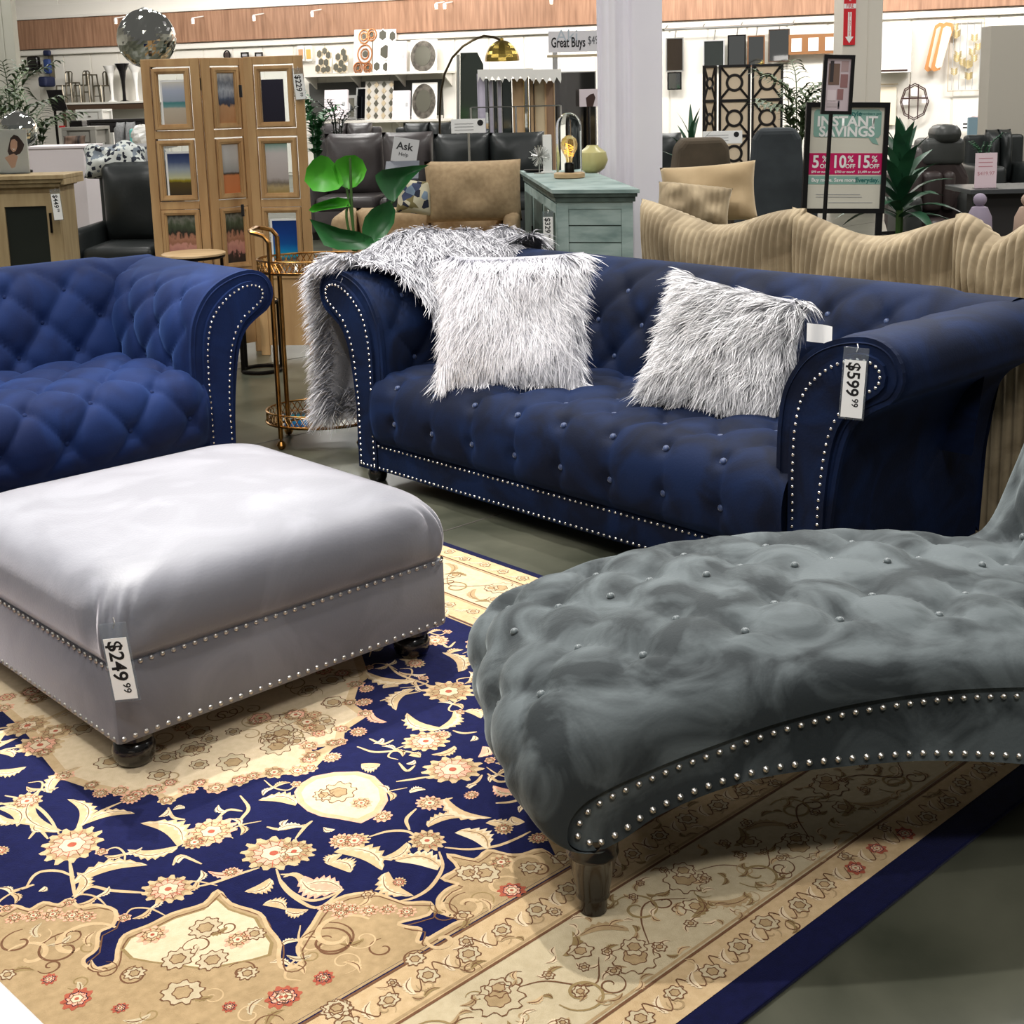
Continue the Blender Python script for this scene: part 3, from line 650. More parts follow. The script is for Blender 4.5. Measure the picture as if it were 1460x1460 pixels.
for x in (0, Lx-.15):
    for dy, zz in ((-.01,ztop if x == 0 else zt_),(.25,ztop if x == 0 else zt_)):
        MB().tube([(x,dy,.05),(x,dy,zz)], .011, 10).build('upright', M_gold, cart, True)
        MB().lathe([(.001,0),(.014,.004),(.022,.02),(.014,.036),(.001,.04)], 12, x, dy).tube([(x,dy,.03),(x,dy,.06)], .007, 8).build('caster', M_gold, cart, True)
    e = -.075 if x == 0 else .075
    if x == 0: MB().tube([(x,-.01,ztop-.002),(x+e*.3,-.01,ztop+.028),(x+e,.01,ztop+.042),(x+e*1.15,.05,ztop+.045),(x+e*1.15,.19,ztop+.045),(x+e,.23,ztop+.042),(x+e*.3,.25,ztop+.028),(x,.25,ztop)], .010, 8).build('handle', M_gold, cart, True)

# ------------------------------------------------------------------ round side tables
M_blackmetal = mat('black_metal', (26,22,20), .35, .8)
M_pale = mat('pale_oak', (196,170,132), .5, c2=(178,148,108), scale=3, stretch=(1,8,8))
tb = GZ(276,361,.66); rt = thing('side_table', 'round side table with pale wood top behind the royal blue seat', 'table', (tb.x,tb.y,0))
MB().lathe([(.17,.645),(.18,.65),(.18,.66),(.17,.665)], 40).build('table_top', M_pale, rt, True)
MB().tube([(.17*math.cos(a),.17*math.sin(a),.64) for a in np.linspace(0,2*PI,33)[:-1]], .008, 6, True).build('top_ring', M_blackmetal, rt, True)
for a in (.5,2.6,4.7): MB().tube([(.16*math.cos(a),.16*math.sin(a),0),(.16*math.cos(a),.16*math.sin(a),.645)], .009, 8).build('leg', M_blackmetal, rt, True)
tb = GZ(372,532,0); bt = thing('ring_table', 'black metal ring-base end table behind the gold cart', 'table', (tb.x,tb.y+.05,0))
for z in (.012,.40): MB().tube([(.11*math.cos(a),.11*math.sin(a),z) for a in np.linspace(0,2*PI,33)[:-1]], .011, 6, True).build('ring', M_blackmetal, bt, True)
MB().lathe([(.108,.395),(.108,.408)], 32).build('table_top', M_pale, bt, True)
for a in (2.7,3.6,.3): MB().tube([(.11*math.cos(a),.11*math.sin(a),0.01),(.11*math.cos(a),.11*math.sin(a),.40)], .011, 8).build('leg', M_blackmetal, bt, True)
# ------------------------------------------------------------------ folding photo screen
M_oak = mat('light_knotty_wood', (196,160,112), .6, c2=(160,122,80), scale=2.2, stretch=(6,6,.7), lo=.3, hi=.72, detail=7, bump=.05)
M_dkhinge = mat('black_hinge', (20,18,18), .5)
M_glass = mat('picture_glass', (235,240,240), .03, trans=1.0, ior=1.05)
def pic(kind):
    k = 'print_'+kind
    if k in MATS: return MATS[k]
    D = {'beach': ([(0,(176,160,140)),(.38,(190,178,160)),(.42,(110,150,150)),(.52,(70,130,130)),(.56,(150,160,175)),(.8,(170,178,196)),(1,(214,210,200))],.06),
     'storm': ([(0,(178,130,90)),(.32,(190,146,106)),(.38,(60,66,82)),(.5,(80,90,110)),(.65,(170,176,186)),(.8,(110,116,126)),(1,(200,200,200))],.35),
     'night': ([(0,(34,32,44)),(.85,(40,38,52)),(1,(44,42,56))],.1),
     'field': ([(0,(58,48,34)),(.3,(84,70,34)),(.36,(150,136,30)),(.42,(190,190,150)),(.62,(150,160,170)),(.8,(70,84,120)),(1,(40,50,92))],.08),
     'dune': ([(0,(200,120,74)),(.36,(196,124,80)),(.40,(60,50,46)),(.44,(150,150,150)),(.7,(190,188,186)),(1,(200,198,196))],.05),
     'palm': ([(0,(150,130,80)),(.12,(170,150,110)),(.2,(120,110,96)),(.3,(176,166,162)),(.8,(200,192,190)),(1,(150,190,180))],.12),
     'hut': ([(0,(40,36,34)),(.18,(60,44,40)),(.22,(176,120,110)),(.4,(196,140,124)),(.46,(150,104,80)),(.58,(170,120,96)),(.64,(44,42,36)),(.8,(70,80,60)),(.9,(120,120,110)),(1,(50,54,44))],.45),
     'sea': ([(0,(160,140,110)),(.1,(60,70,80)),(.16,(30,150,170)),(.3,(20,120,180)),(.45,(20,80,150)),(.7,(20,60,130)),(1,(20,50,110))],.1)}
    st, nz = D[kind]; MATS[k] = ramp_mat(k, st, 2, .3, nz, 5); return MATS[k]
SY = 7.9
ztop_s = AT(315,82,SY).z
def screen_panel(root, x0, x1, yaw, kinds, Y0):
    """one leaf: x0,x1 at the top in the photo; hinged frame with three pictures"""
    A = AT(x0,82,Y0); W = (AT(x1,82,Y0)-A).x/math.cos(yaw)
    pn = bpy.data.objects.new('leaf', None); COL.objects.link(pn); pn.parent = root; pn.location = (A.x,Y0,0); pn.rotation_euler = (0,0,yaw)
    H = ztop_s; st = .06 if W > .3 else .045
    fr = MB(); fr.box(0,st,-.013,.013,.06,H,.003); fr.box(W-st,W,-.013,.013,.06,H,.003)
    hs = [H, H-.045]; rows = [(H-.045,H-.50),(H-.555,H-.995),(H-1.05,H-1.49)]
    fr.box(st,W-st,-.012,.012,H-.045,H,.003); fr.box(st,W-st,-.012,.012,H-.555,H-.50,.003); fr.box(st,W-st,-.012,.012,H-1.05,H-.995,.003); fr.box(st,W-st,-.012,.012,H-1.56,H-1.49,.003); fr.box(st,W-st,-.008,.008,.1,H-1.56)
    return pn, fr, W, st, rows
scr = thing('folding_screen', 'three-leaf light wood folding screen with nine hinged picture frames', 'screen', (0,0,0))
leaves = [(200,284,math.radians(-3),('beach','field','hut'),SY),(286,343,math.radians(38),('storm','dune','hut'),SY),(347,432,math.radians(-6),('night','palm','sea'),SY+.0)]
for x0,x1,yaw,kinds,Y0 in leaves:
    A = AT(x0,82,Y0); W = (AT(x1,82,Y0)-A).x/math.cos(yaw); H = ztop_s; st = .052 if W > .33 or yaw > .2 else .045
    Mx = Matrix.Translation((A.x,Y0,0))@Matrix.Rotation(yaw,4,'Z')
    if yaw > .2: Mx = Matrix.Translation((A.x,Y0-.02,0))@Matrix.Rotation(yaw,4,'Z')
    fr = MB(); fr.M = Mx
    fr.box(0,st,-.013,.013,.0,H,.003); fr.box(W-st,W,-.013,.013,.0,H,.003)
    for z0,z1 in ((H-.045,H),(H-.455,H-.41),(H-.865,H-.82),(H-1.29,H-1.23)): fr.box(st,W-st,-.012,.012,z0,z1,.003)
    fr.box(st,W-st,-.006,.006,.06,H-1.29)
    leaf = fr.build('leaf', M_oak, scr)
    for kd,(z1,z0) in zip(kinds, ((H-.045,H-.41),(H-.455,H-.82),(H-.865,H-1.23))):
        g = .009 if z1 > H-.8 else .003; m1 = .028
        pf = MB(); pf.M = Mx; a,b = st+g, W-st-g; c,d = z0+g*.6, z1-g
        pf.frame(a,b,c,d,m1,-.016,.012); pf.frame(a+m1*.55,b-m1*.55,c+m1*.55,d-m1*.55,m1*.6,-.010,.008); pf.frame(a+.006,b-.006,c+.006,d-.006,.012,-.021,.0)
        fo = pf.build('picture_frame', M_oak, leaf)
        i = m1*1.12; pw = (b-a-2*i); sh = .14 if kd in ('beach','field','night','palm','sea') else 0.0
        wh = MB(); wh.M = Mx; wh.box(a+i,b-i,.0005,.002,c+i,d-i).build('glass', M_glass, fo)
        pi_ = MB(); pi_.box(-.5,.5,-.0012,.0005,0,1)
        x_a = a+i+pw*sh*(1 if kd not in ('night','palm') else .2); x_b = b-i-pw*(.16 if kd in ('night','palm') else 0); zz1 = d-i-(d-c)*(.13 if kd in ('beach','field','night','sea') else 0)
        o = MB().box(x_a,x_b,-.0045,-.003,c+i,zz1).build('photo_print', pic(kd), fo); o.matrix_local = Mx
        if kd in ('beach','field','sea'):
            o2 = MB().box(x_a-.012,x_b,-.0028,-.002,c+i,zz1+.012).build('photo_mount', M_paper, fo); o2.matrix_local = Mx
for x,y in ((284,120),(343,130),(285,300),(346,300)):
    p = AT(x,y,SY-.02); MB().box(p.x-.008,p.x+.008,p.y-.006,p.y+.01,p.z-.035,p.z+.035).build('hinge', M_dkhinge, scr)
price_tag('price tag 229 dollars on the right leaf of the photo screen', AT(424,100,SY-.06), 0, '$229', '99', .055, .14, math.radians(-4))

# ------------------------------------------------------------------ helpers for things further back
def at_floor(x, Y): p = AT(x, 200, Y); return Vector((p.x, Y, 0))
def rect(x0, y0, x1, y1, Y):
    """photo rectangle at distance Y -> (X0,X1,Z0,Z1)"""
    c = AT((x0+x1)/2,(y0+y1)/2,Y); a = AT(x0,(y0+y1)/2,Y).x; b = AT(x1,(y0+y1)/2,Y).x
    return a, b, AT((x0+x1)/2,y1,Y).z, AT((x0+x1)/2,y0,Y).z
M_leather = mat('charcoal_leather', (64,60,60), .36, c2=(82,76,76), scale=3, bump=.1, bscale=60)
M_leather2 = mat('black_green_leather', (30,34,34), .4, c2=(42,46,46), scale=3, bump=.08, bscale=60)
M_taupe = mat('taupe_linen', (160,136,104), .85, c2=(176,152,118), scale=30, bump=.1, bscale=200)
M_brown = mat('brown_suede', (74,64,50), .8, c2=(90,78,62), scale=5)
M_slatefab = mat('dark_slate_fabric', (42,48,52), .75, c2=(54,60,64), scale=6)
M_greyfab = mat('grey_tweed', (128,128,128), .85, c2=(146,146,146), scale=40)
def couch(name, label, x0, x1, ytop, Y, m, seats=2, depth=.95, armw=.18, group=None, yaw=0.0, headrest=False, seat_h=.46, arm_h=.62, arms=(1,1), back_t=.24):
    a = AT(x0,ytop,Y); b = AT(x1,ytop,Y); W = (b.x-a.x)/math.cos(yaw); H = (a.z+b.z)/2
    t = thing(name, label, 'sofa' if seats > 1 else 'armchair', (a.x, Y, 0), yaw, group)
    MB().box(armw*.5,W-armw*.5,.02,depth,.08,seat_h-.14,.02).build('base', m, t, True)
    iw = (W-armw*(arms[0]+arms[1]))/seats; xs = armw*arms[0]
    for k in range(seats):
        g = MB().box(xs+k*iw+.004,xs+(k+1)*iw-.004,.0,depth-.2,seat_h-.16,seat_h,.05).build('seat_cushion', m, t, True)
        f, bb = pillow_grid(iw*1.02, H-seat_h+.06, back_t*1.3, 14, 14, .02, seed=k+3); off_ = np.array([xs+(k+.5)*iw, depth-.2, (H+seat_h)/2-.02])
        MB().grid(f+off_).grid(bb+off_).build('back_cushion', m, t, True, 180)
        if headrest:
            MB().box(xs+k*iw+.05,xs+(k+1)*iw-.05,depth-.22,depth-.02,H-.12,H+.06,.06).build('headrest', m, t, True)
    MB().box(armw*.4,W-armw*.4,depth-.14,depth,.1,H-.05,.04).build('back_frame', m, t, True)
    for s in (0,1):
        if arms[s]:
            x = 0 if s == 0 else W-armw
            MB().box(x,x+armw,.0,depth,.06,arm_h,.055).build('arm', m, t, True)
    for x in (.08,W-.08):
        for y in (.08,depth-.08): MB().box(x-.03,x+.03,y-.03,y+.03,0,.085).build('foot', M_blackwood, t)
    return t, W, H
def leaf_blade(mb, base, tip, width, droop=.0, fold=.15, n=8, nrm=None):
    """one leaf with a keel: from base to tip, bending down by droop"""
    b = Vector(base); t = Vector(tip); d = t-b; L = d.length; side = d.cross(Vector((0,0,1)) if nrm is None else Vector(nrm))
    if side.length < 1e-4: side = Vector((1,0,0))
    side.normalize(); upv = side.cross(d).normalized()
    vs = []; fs = []
    for i in range(n+1):
        f = i/n; wv = width*math.sin(PI*min(1,f*.93+.07))**.8*.5; c = b+d*f+Vector((0,0,-droop*f*f*L)); c = c+upv*(.10*L*math.sin(PI*f))
        vs += [tuple(c-side*wv+upv*fold*wv), tuple(c), tuple(c+side*wv+upv*fold*wv)]
    for i in range(n):
        o = i*3; fs += [(o,o+3,o+4,o+1),(o+1,o+4,o+5,o+2)]
    mb.add(vs, fs)
M_leaf = mat('bright_banana_leaf', (62,150,40), .4, c2=(96,186,58), scale=3, spec=.4)
M_leaf2 = mat('deep_green_leaf', (30,84,44), .42, c2=(48,112,58), scale=4)
M_leaf3 = mat('palm_leaf', (56,78,50), .5, c2=(104,122,84), scale=5)
M_leaf4 = mat('dark_dracaena_leaf', (22,62,44), .42, c2=(46,96,64), scale=4)
M_stem = mat('plant_stem', (60,92,40), .5)
M_pot = mat('dark_planter', (44,42,40), .6)
def pot(parent, r=.16, h=.32):
    MB().lathe([(r*.75,0),(r,h),(r*.9,h),(r*.85,h-.03),(.001,h-.03)], 20).build('pot', M_pot, parent, True)
# ------------------------------------------------------------------ banana plant
bp = at_floor(508,7.0); plant = thing('banana_plant', 'broad-leaved bright green banana plant behind the gold cart', 'plant', bp)
pot(plant, .17, .34)
def pl(x, y, dy=0.0): p = AT(x,y,7.0+dy); return (p.x-bp.x, p.y-bp.y, p.z)
def big_leaf(outline, dy0, dy1, m, name='leaf'):
    """leaf blade from its outline; depth runs from dy0 at the first point to dy1 at the far end, slightly cupped"""
    n = len(outline); cx_ = sum(p[0] for p in outline)/n; cy_ = sum(p[1] for p in outline)/n
    xs_ = [p[0] for p in outline]; lo_, hi_ = min(xs_), max(xs_)
    f = lambda x: dy0+(dy1-dy0)*(x-lo_)/(hi_-lo_)
    vs = [pl(x,y,f(x)) for x,y in outline]; mid = [pl(cx_+(x-cx_)*.5,cy_+(y-cy_)*.5,f(cx_+(x-cx_)*.5)+.045) for x,y in outline]; c = pl(cx_,cy_,f(cx_)+.06)
    mb = MB(); mb.add(vs+mid+[c], [(i,(i+1)%n,n+(i+1)%n,n+i) for i in range(n)]+[(n+i,n+(i+1)%n,2*n) for i in range(n)])
    return mb.build(name, m, plant, True, 180)
big_leaf([(434,258),(437,240),(446,228),(458,221),(468,224),(478,234),(486,248),(490,262),(482,270),(462,274),(446,272)], .05, .0, M_leaf)
big_leaf([(473,240),(480,228),(492,222),(506,221),(517,228),(523,242),(518,256),(508,266),(496,270),(482,262)], .0, .08, M_leaf)
big_leaf([(535,250),(545,242),(566,239),(590,236),(612,235),(600,242),(586,256),(574,272),(562,288),(553,284),(542,270),(536,258)], -.05, .16, M_leaf2)
big_leaf([(440,300),(446,292),(462,286),(482,281),(496,284),(500,294),(480,297),(458,300),(446,303)], -.02, .02, M_leaf)
big_leaf([(516,326),(520,310),(530,298),(546,290),(556,286),(564,300),(562,318),(552,334),(536,350),(522,350),(517,338)], -.1, -.02, M_leaf2)
big_leaf([(441,312),(462,318),(486,326),(510,330),(530,338),(536,350),(515,356),(482,356),(462,350),(452,332)], -.12, -.12, M_leaf2)
for a in ([(499,225),(500,255),(502,300),(507,360)], [(494,268),(500,300),(508,360)], [(562,286),(545,305),(530,345),(512,372)], [(498,288),(494,310),(506,370)], [(553,290),(540,330),(510,380)]):
    pts = [pl(x,y,.03) for x,y in a]+[(0,0,.32)]
    MB().tube([tuple(v) for v in catmull(pts,4)], .007, 6).build('stalk', M_stem, plant, True)
# ------------------------------------------------------------------ corduroy sofa behind the navy one
M_cord = mat('beige_corduroy', (126,111,86), .85, sheen=.4, c2=(160,144,116), scale=7, sheen_col=(250,235,205), lo=.4, hi=.62, dist=.8)
A47 = math.radians(-47)
Sv = Vector((math.cos(A47),math.sin(A47),0)); Tv = Vector((math.cos(A43),math.sin(A43),0))
def sofa_plane(x, y, T):
    D = Vector(ray(x,y)); C = Vector((0,0,CAM_H)); t = (S_loc+Tv*T-C).dot(Tv)/D.dot(Tv); Q = C+D*t
    return (Q-S_loc).dot(Sv), Q.z
cord = thing('corduroy_sofa', 'beige corduroy sofa standing back to back with the navy sofa', 'sofa', S_loc, A47)
xs = np.linspace(.74, 3.3, 420)
prof = [(1.0,.0),(1.0,.3),(1.0,.62),(1.02,.68),(1.08,.70),(1.16,.69),(1.2,.6),(1.2,.4)]
pth, _ = resample(catmull(prof,5), n=40)
g = np.zeros((len(xs), len(pth), 3)); rb = .007*np.abs(np.sin(PI*(xs-.6)/.038))
g[:,:,0] = xs[:,None]; g[:,:,1] = pth[None,:,0]-rb[:,None]*(pth[None,:,0] < 1.1); g[:,:,2] = pth[None,:,1]+rb[:,None]*(pth[None,:,1] > .66)
MB().grid(g).build('back', M_cord, cord, True, 180)
MB().box(.74,3.3,1.16,2.1,.04,.40,.03).build('seat', M_cord, cord, True)
MB().box(.62,.78,1.0,2.1,.02,.60,.05).build('arm', M_cord, cord, True)
MB().box(.62,1.6,2.1,2.9,.04,.40,.03).build('seat_extension', M_cord, cord, True)
def cord_pillow(label, x0, x1, ytop, T, d, yaw_off, seed, zb=.44, rib=.015, sag=.0, tilt=10, ribax=0, pitch=.031, roll=0, m=None):
    a = sofa_plane(x0,ytop,T); b = sofa_plane(x1,ytop,T); w_ = b[0]-a[0]; h_ = (a[1]+b[1])/2-zb
    loc = S_loc+Sv*((a[0]+b[0])/2)+Tv*T+Vector((0,0,zb))
    return pillow('corduroy_pillow', label, loc, A47+yaw_off, math.radians(tilt), math.radians(roll), w_*1.02, h_+.02, d, m or M_cord, group='corduroy sofa pillows', n=230, nv=22, corner=.05, rib=rib, pitch=pitch, sag=sag, ribax=ribax, seed=seed, wob=.025)
cord_pillow('beige corduroy back pillow nearest the white curtain', 926, 1156, 302, 1.34, .24, 0, 2, sag=.028, tilt=-4)
cord_pillow('middle beige corduroy back pillow in front of the savings poster', 1140, 1384, 316, 1.34, .24, 0, 3, sag=.028, tilt=-4)
cord_pillow('rightmost beige corduroy back pillow cut by the frame', 1372, 1530, 316, 1.34, .24, 0, 4, sag=.03, tilt=-4)
M_cord2 = mat('pale_beige_plush', (160,138,104), .85, sheen=.5, c2=(178,156,122), scale=6, sheen_col=(250,235,205))
P_ = at_floor(1008,7.4); 
pillow('plush_pillow', 'smooth pale beige pillow at the far end of the corduroy sofa', AT(1012,318,6.7), math.radians(-14), math.radians(14), math.radians(-4), .48, .30, .18, M_cord2, group='corduroy sofa pillows', corner=.06, seed=6)
pillow('ribbed_pillow', 'small ribbed beige pillow in front of the smooth pale one', AT(985,322,6.45), math.radians(-6), math.radians(24), math.radians(7), .36, .21, .16, M_cord, group='corduroy sofa pillows', n=60, corner=.06, rib=.005, pitch=.03, seed=7)
# support under the two far pillows: the chaise end of that sofa
ce_ = AT(1000,330,6.6); MB().box(-.45,.5,-.25,.5,.04,ce_.z-.02,.05).build('far_seat', M_cord, cord, True).matrix_world = Matrix.Translation((ce_.x,ce_.y+.1,0))

# ------------------------------------------------------------------ distressed green cabinet
M_green = mat('distressed_sage_paint', (116,138,134), .6, c2=(160,178,174), scale=5, stretch=(1,1,3), lo=.3, hi=.6, detail=8)
M_greend = mat('worn_dark_green', (62,74,68), .6, c2=(84,100,92), scale=9)
zc = .92; P1 = GZ(787,271,zc); P2 = GZ(912,270,zc); P3 = GZ(741,243,zc)
e = (P2-P1); Wc = e.length; yawc = math.atan2(e.y,e.x); ev = e.normalized(); nv = Vector((-ev.y,ev.x,0)); Dc = (P3-P1).dot(nv); sh = (P3-P1).dot(ev)
cab = thing('sage_cabinet', 'distressed sage green wooden cabinet with plank side, under the bulb lamp', 'cabinet', (P1.x,P1.y,0), yawc)
def sk(mb, x0,x1,y0,y1,z0,z1): 
    k = sh/Dc; mb.add([(x0+k*y0,y0,z0),(x1+k*y0,y0,z0),(x1+k*y1,y1,z0),(x0+k*y1,y1,z0),(x0+k*y0,y0,z1),(x1+k*y0,y0,z1),(x1+k*y1,y1,z1),(x0+k*y1,y1,z1)], [(3,2,1,0),(4,5,6,7),(0,1,5,4),(1,2,6,5),(2,3,7,6),(3,0,4,7)]); return mb
sk(MB(),0,Wc,0,Dc,zc-.022,zc).build('top', M_green, cab)
sk(sk(MB(),.012,Wc-.012,.012,Dc-.012,zc-.045,zc-.022),.022,Wc-.022,.022,Dc-.022,zc-.075,zc-.045).build('cornice', M_greend, cab)
sk(MB(),.05,Wc-.05,.05,Dc-.05,.05,zc-.075).build('body', M_greend, cab)
fa = MB(); sk(fa,.035,.105,.035,.07,.02,zc-.075); sk(fa,Wc-.105,Wc-.035,.035,.07,.02,zc-.075); sk(fa,.105,Wc-.105,.038,.07,zc-.12,zc-.075); fa.build('stile', M_green, cab)
for k in range(7): sk(MB(),.107,Wc-.107,.042,.06,zc-.122-(k+1)*.105+.008,zc-.122-k*.105).build('plank', M_green, cab)
nd = 3
for k in range(nd):   # louvred doors on the long side
    y0 = .05+k*(Dc-.1)/nd; y1 = .05+(k+1)*(Dc-.1)/nd-.01
    d_ = sk(MB(),.03,.05,y0,y1,.08,zc-.09).build('door', M_green, cab)
    sk(MB(),.022,.03,y0+.06,y1-.06,.14,zc-.15).build('door_panel', M_greend, d_); sk(MB(),.012,.022,y0+.02,y0+.04,.42,.56).build('pull', M_blackmetal, d_)
price_tag('price tag 329 dollars on the corner of the sage cabinet', AT(781,304,P1.y-.06), 0, '$329', '99', .06, .17, 0)
# bulb lamp under a glass dome
lp = GZ(812,254,zc); 
lamp = thing('dome_lamp', 'edison bulb lamp under a clear glass dome on the sage cabinet', 'lamp', (lp.x,lp.y,zc))
M_brass = mat('brass', (190,160,80), .25, 1.0)
MB().lathe([(.095,0),(.108,.006),(.108,.034),(.10,.04),(.001,.04)], 32).build('wood_base', M_pale, lamp, True)
hD = AT(812,160,lp.y).z-zc
MB().lathe([(.09,.04),(.09,hD-.11),(.084,hD-.065),(.06,hD-.025),(.03,hD-.006),(.001,hD)], 32, cap=False).build('glass_dome', M_clear, lamp, True, 180)
MB().lathe([(.03,.04),(.03,.10),(.022,.11),(.001,.11)], 16).build('socket', M_blackmetal, lamp, True)
MB().lathe([(.018,.11),(.022,.14),(.05,.20),(.054,.235),(.044,.27),(.018,.292),(.001,.295)], 20).build('bulb', mat('amber_glass', (244,222,170), .05, trans=.92, ior=1.15, emit=((255,200,110),.06)), lamp, True)
MB().tube([(.02*math.cos(a*1.2)*(1+.3*math.sin(a*3)),.02*math.sin(a*1.2),.15+.09*((a/9)%1)) for a in np.linspace(0,17.9,60)], .0022, 5).build('filament', mat('glowing_filament', (255,170,60), .5, emit=((255,180,80),2.2)), lamp, True)
# small decor on the same cabinet
p = GZ(781,248,zc); bk = thing('white_block', 'upright white block decor left of the bulb lamp', 'decor', (p.x,p.y+.1,zc)); h_ = AT(781,192,p.y+.1).z-zc
MB().box(-.03,.035,-.02,.02,0,h_,.003).build('block', M_paper, bk); MB().box(-.045,.05,-.03,.03,0,.012,.002).build('base', M_paper, bk)
M_silver = mat('silver_wire', (190,190,186), .3, .9)
p = GZ(770,250,zc); dn = thing('starburst_ornament', 'silver wire starburst ornament beside the white block', 'decor', (p.x,p.y+.2,zc)); st = MB(); r_ = np.random.default_rng(4)
MB().tube([(0,0,0),(0,0,.10)], .004, 6).lathe([(.04,0),(.04,.006)], 14).build('stand', M_silver, dn, True)
for k in range(90):
    v = r_.normal(0,1,3); v /= np.linalg.norm(v); st.tube([(0,0,.13),(v[0]*.08,v[1]*.08,.13+v[2]*.08)], .0018, 4)
tag(st.build('spikes', M_silver, dn), kind='stuff')
p = GZ(763,246,zc); ds_ = thing('black_dish', 'flat black dish on the back of the sage cabinet', 'dish', (p.x,p.y+.05,zc)); MB().lathe([(.06,0),(.085,.012),(.085,.02),(.06,.014),(.001,.012)], 24).build('bowl', M_blackmetal, ds_, True); MB().lathe([(.055,0),(.055,.004)],20).build('foot_ring', M_blackmetal, ds_)
p = GZ(846,247,zc); vz = thing('yellow_vase', 'round pale yellow vase right of the bulb lamp', 'vase', (p.x,p.y+.08,zc)); zv = AT(846,207,p.y+.08).z-zc
MB().lathe([(.05,0),(.09,.03),(.115,zv*.45),(.10,zv*.75),(.05,zv*.93),(.04,zv),(.034,zv),(.04,zv*.9),(.001,zv*.5)], 24).build('body', mat('pale_yellow_glaze', (196,188,130), .3), vz, True)

# ------------------------------------------------------------------ white curtain hanging on the column
cY_ = 10.4; a = AT(853,200,cY_); b = AT(943,200,cY_); ct = thing('curtain', 'sheer white lavender curtain hanging to the floor behind the sage cabinet', 'curtain', (a.x,cY_,0)); W = b.x-a.x
nx_ = 70; g = np.zeros((nx_, 14, 3))
for i in range(nx_):
    f = i/(nx_-1); fold = .03*math.sin(f*17+.6)+.018*math.sin(f*41) if f < .55 else .012*math.sin(f*9)
    for j in range(14):
        z = 5.0*j/13; g[i,j] = (W*f*(1+.02*math.sin(z*.9)), fold*(1+.1*math.sin(z*2)), z+.01)
g2 = g+np.array([0,.004,0])
M_curt = mat('sheer_white_curtain', (242,238,247), .8, c2=(246,243,250), scale=2)
MB().grid(g).grid(g2).build('cloth', M_curt, ct, True, 180)
MB().tube([(-.1,.0,5.03),(W+.1,.0,5.03)], .015, 8).build('rod', M_silver, ct, True)

# ------------------------------------------------------------------ taupe sofa with floral pillow
t_, W_, H_ = couch('taupe_sofa', 'taupe linen sofa seen from behind the fur throw, left of the sage cabinet', 470, 742, 306, 9.1, M_taupe, 2, .8, .12, arm_h=.72)
f, b_ = pillow_grid(.66, .42, .26, 16, 16, .03, seed=8)
pp = thing('taupe_cushion', 'large taupe back cushion standing on the taupe sofa', 'cushion', AT(676,308,9.2)); MB().grid(f+np.array([0,.0,.17])).grid(b_+np.array([0,0,.17])).build('cover', M_taupe, pp, True, 180)
def blotch_mat(name, base, cols, scale=14):
    """woven print: patches of a few colours"""
    m = bpy.data.materials.new(name); m.use_nodes = True; nt = m.node_tree; b = nt.nodes['Principled BSDF']; b.inputs['Roughness'].default_value = .85
    tc = nt.nodes.new('ShaderNodeTexCoord'); v = nt.nodes.new('ShaderNodeTexVoronoi'); v.inputs['Scale'].default_value = scale; nt.links.new(tc.outputs['Object'], v.inputs['Vector'])
    r = nt.nodes.new('ShaderNodeValToRGB'); r.color_ramp.interpolation = 'CONSTANT'; sp = nt.nodes.new('ShaderNodeSeparateColor'); nt.links.new(v.outputs['Color'], sp.inputs[0]); nt.links.new(sp.outputs[0], r.inputs[0])
    cs = [base]+cols
    while len(r.color_ramp.elements) < len(cs): r.color_ramp.elements.new(.5)
    for i, (e_, c_) in enumerate(zip(r.color_ramp.elements, cs)): e_.position = 0 if i == 0 else .45+.55*(i-1)/len(cols); e_.color = lin(c_)
    nt.links.new(r.outputs[0], b.inputs['Base Color']); return m
M_floral = blotch_mat('floral_print', (196,190,164), [(60,70,100),(120,110,70),(120,140,160),(30,36,56)], 22)
pillow('floral_pillow', 'cream pillow with blue and olive flowers on the taupe sofa', AT(590,306,9.15), math.radians(10), math.radians(12), math.radians(8), .25, .24, .14, M_floral, corner=.06)

# ------------------------------------------------------------------ row of charcoal leather sofas
couch('leather_sofa', 'charcoal leather sofa left of the help sign, behind the banana plant', 430, 533, 194, 14.5, M_leather, 1, .95, .1, group='charcoal leather sofas', arms=(1,0), yaw=math.radians(-4))
couch('leather_sofa', 'charcoal leather sofa section carrying the help sign', 536, 611, 192, 14.2, M_leather, 1, .95, .1, group='charcoal leather sofas', arms=(0,0))
couch('leather_sofa', 'charcoal leather sofa in two sections behind the glass dome lamp', 614, 800, 193, 14.0, M_leather2, 2, .95, .16, group='charcoal leather sofas', arms=(0,1))
couch('leather_sofa', 'grey-brown leather sofa in the row behind, under the lower mirror shelf', 425, 545, 178, 17.5, M_leather, 2, .9, .2, group='charcoal leather sofas')
couch('leather_sofa', 'dark brown leather sofa in the row behind, left of the arc lamp base', 548, 665, 177, 17.8, M_leather2, 2, .9, .2, group='charcoal leather sofas')
couch('leather_sofa', 'dark leather sofa just right of the white curtain', 930, 1000, 193, 14.0, M_leather2, 1, .9, .12, group='charcoal leather sofas', arms=(0,1))
